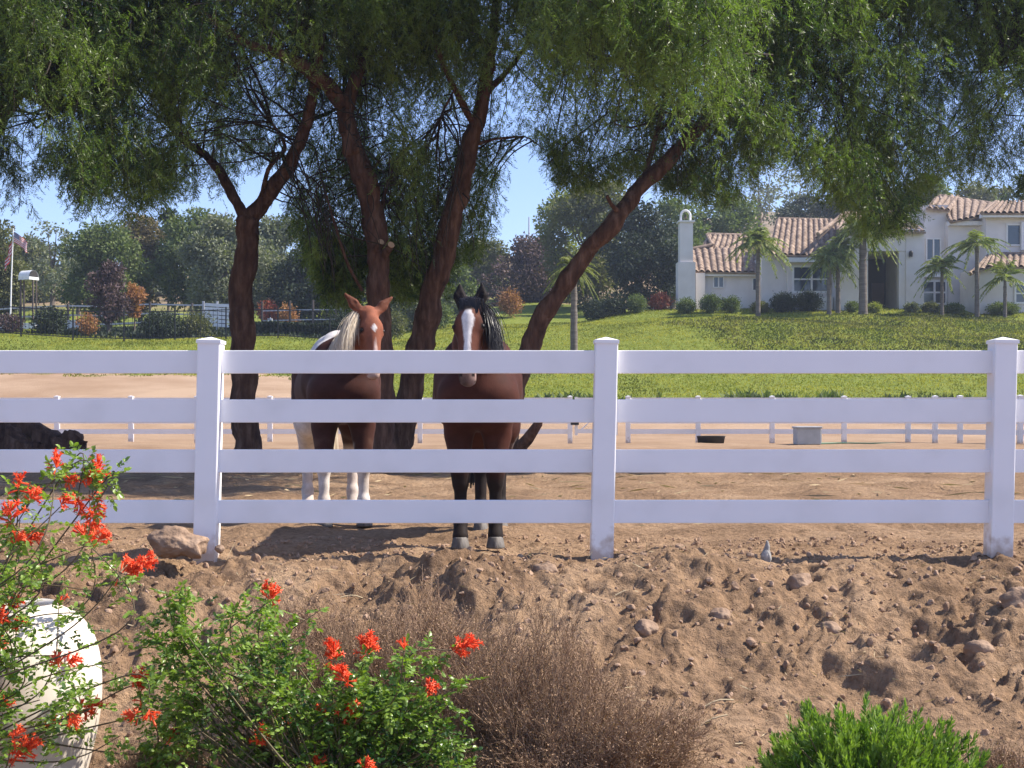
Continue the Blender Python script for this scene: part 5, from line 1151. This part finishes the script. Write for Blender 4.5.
# pale shelter in the trees
a = np.array(tz(29, 82)); k = 82/F; zz = HC+(412-279)*k; t = thing('field_shelter', 'small white arched roof shelter among the trees right of the flags', 'shelter', (a[0], 82, zz))
th = np.linspace(0, math.pi, 14); prof = np.stack([np.cos(th)*.55, np.sin(th)*.62], 1); mb = MB(); V = np.array([[x, y, z+.15] for x in (-.75, .65) for (y, z) in prof]); i = np.arange(13); mb.add(V, np.stack([i, i+1, i+15, i+14], 1)); mb.box((-.75, -.55, -.1), (.65, .55, .15)); c = len(prof)
mb.add(np.array([[-.75, y, z+.15] for y, z in prof]), np.array([[0, j, j+1] for j in range(1, 13)])); t.scale = (.7, .7, .7); o = mb.build('shell', M['wpaint'], t); o.rotation_euler = (0, 0, -.5)
mb = MB(); mb.add(np.array([[.655, y*.8, z*.8+.16] for y, z in prof]), np.array([[0, j, j+1] for j in range(1, 13)])); o = mb.build('opening_shade_sheet', M['dark'], t); o.rotation_euler = (0, 0, -.5)  # dark sheet across the open end stands in for interior shade
mb = MB(); [mb.box((x-.06, y-.06, a[2]-zz-.3), (x+.06, y+.06, -.1)) for x in (-.6, .5) for y in (-.4, .4)]; mb.build('legs', M['ftrunk'], t)
# distant mast
a = np.array(tz(529, 150)); mb = MB(); zt_ = HC+(412-217)*150/F; mb.tube([(0, 0, 0), (0, 0, zt_-a[2])], [.12, .07], 6); o = mb.build('mast', M['pipe'], loc=None); o.location = Vector(a); tag(o, 'thin distant mast in the sky gap between the trunks', 'mast')

# ------------------------------------------------------------------ grass and ground cover on the slope (stuff)
M['grassb'] = mat_leaf('grass_blade', (.125, .145, .022), (.36, .345, .06), trans=.35, c3=(.21, .235, .035), rough=.7, spec=.15, tcol=(1.3, 1.3, .6))
M['cov'] = mat_leaf('ground_cover_leaf', (.055, .065, .02), (.16, .15, .045), trans=.2, c3=(.09, .11, .028), rough=.7, spec=.15)
def cover(n, ulo, uhi, dlo, dhi, L, W, mk, name, seed, mask=None):
    rg = np.random.default_rng(seed); d = dlo+(dhi-dlo)*rg.random(n)**.8; u = rg.uniform(ulo, uhi, n); x = (u-512)/F*d
    e = np.interp(u, [-400, 230, 300, 340, 1500], [59, 59, 57, 51, 51])+fbm(x, d, .35, 4, 3)*3.5; k = (d > e)
    if mask: k &= mask(u, d, x, rg)
    x, d, u = x[k], d[k], u[k]; n = len(x); z = terrain_fine(x, d); tn = np.clip(.5+fbm(x, d, .35, 4, 7)*1.5+rg.normal(0, .13, n), 0, 1)
    mb = MB(); leaf_quads(mb, np.stack([x, d, z-.02], 1), rand_dirs(n, rg)*.8+[0, 0, .6], L*rg.uniform(.6, 1.4, n), W, tn, rg=rg); return tag(mb.build(name, M[mk]), kind='stuff')
cover(230000, -60, 1250, 50, 90, .11, .055, 'grassb', 'grass', 5)
cover(9000, 520, 1090, 50.5, 54, .36, .12, 'fb', 'bank_edge_plants', 6, lambda u, d, x, rg: (d < np.interp(u, [0, 1500], [51, 51])+fbm(x, d, .35, 4, 3)*3.5+1.6) & (fbm(x, d, .8, 2, 9) > -.1))
cover(56000, 600, 1250, 64, 84, .15, .08, 'cov', 'ground_cover', 7, lambda u, d, x, rg: (fbm(x, d, .10, 3, 21)*1.3+np.clip((u-600)/380, 0, 1)*.55-np.clip((d-78)/5, 0, 1)*.5+rg.normal(0, .13, len(u)) > .22))

cover(26000, -60, 345, 73.5, 86, .30, .14, 'fd', 'shade_coloured_cover', 8, lambda u, d, x, rg: fbm(x, d, .16, 3, 22) > -.12)  # dark-leaved cover added so its colour stands in for shaded grass
# ------------------------------------------------------------------ light, sky, camera
SUN_EL, SUN_AZ = 46.0, 3.5       # azimuth measured from +X towards +Y
sd = Vector((math.cos(R(SUN_EL))*math.cos(R(SUN_AZ)), math.cos(R(SUN_EL))*math.sin(R(SUN_AZ)), math.sin(R(SUN_EL))))
L = bpy.data.lights.new('sun', 'SUN'); L.energy = 5.0; L.angle = R(.55); L.color = (1, .93, .82)
lo = bpy.data.objects.new('sun', L); C.objects.link(lo); lo.rotation_euler = sd.to_track_quat('Z', 'Y').to_euler()
w = bpy.data.worlds.new('World'); bpy.context.scene.world = w; w.use_nodes = True; nt = w.node_tree
sk = nt.nodes.new('ShaderNodeTexSky'); sk.sky_type = 'NISHITA'; sk.sun_disc = False; tintn = nt.nodes.new('ShaderNodeMix'); tintn.data_type = 'RGBA'; tintn.blend_type = 'MULTIPLY'; tintn.inputs[0].default_value = 1; tintn.inputs[7].default_value = (.95, .875, .97, 1); sk.sun_elevation = R(SUN_EL); sk.sun_rotation = R(90-SUN_AZ); sk.dust_density = .7; sk.air_density = 1.0; sk.ozone_density = 5.0; sk.altitude = 100
bg = nt.nodes['Background']; nt.links.new(sk.outputs[0], tintn.inputs[6]); nt.links.new(tintn.outputs[2], bg.inputs['Color']); bg.inputs['Strength'].default_value = .145
cam = bpy.data.cameras.new('camera'); co = bpy.data.objects.new('camera', cam); C.objects.link(co); co.location = (0, 0, HC); co.rotation_euler = (R(90), 0, 0)
cam.lens = 36*F/1024; cam.sensor_width = 36; cam.shift_y = 28/1024; cam.clip_end = 8000; cam.clip_start = .05
sc = bpy.context.scene; sc.camera = co
vs = sc.view_settings; vs.view_transform = 'Standard'; vs.look = 'None'; vs.exposure = 0.85; vs.gamma = 1
sc.render.engine = 'CYCLES'; sc.cycles.max_bounces = 6; sc.cycles.transparent_max_bounces = 4; sc.cycles.use_denoising = True; sc.cycles.caustics_reflective = False; sc.cycles.caustics_refractive = False

HAZE = .0005
m = bpy.data.materials.new('haze_air'); m.use_nodes = True; nt = m.node_tree; nt.nodes.remove(nt.nodes['Principled BSDF'])
pv = nt.nodes.new('ShaderNodeVolumePrincipled'); pv.inputs['Color'].default_value = (.72, .82, 1, 1); pv.inputs['Density'].default_value = HAZE; pv.inputs['Anisotropy'].default_value = .2
nt.links.new(pv.outputs[0], nt.nodes['Material Output'].inputs['Volume'])
mb = MB(); mb.box((-800, -65, -3), (800, 960, 66)); o = mb.build('haze', m); o['kind'] = 'stuff'
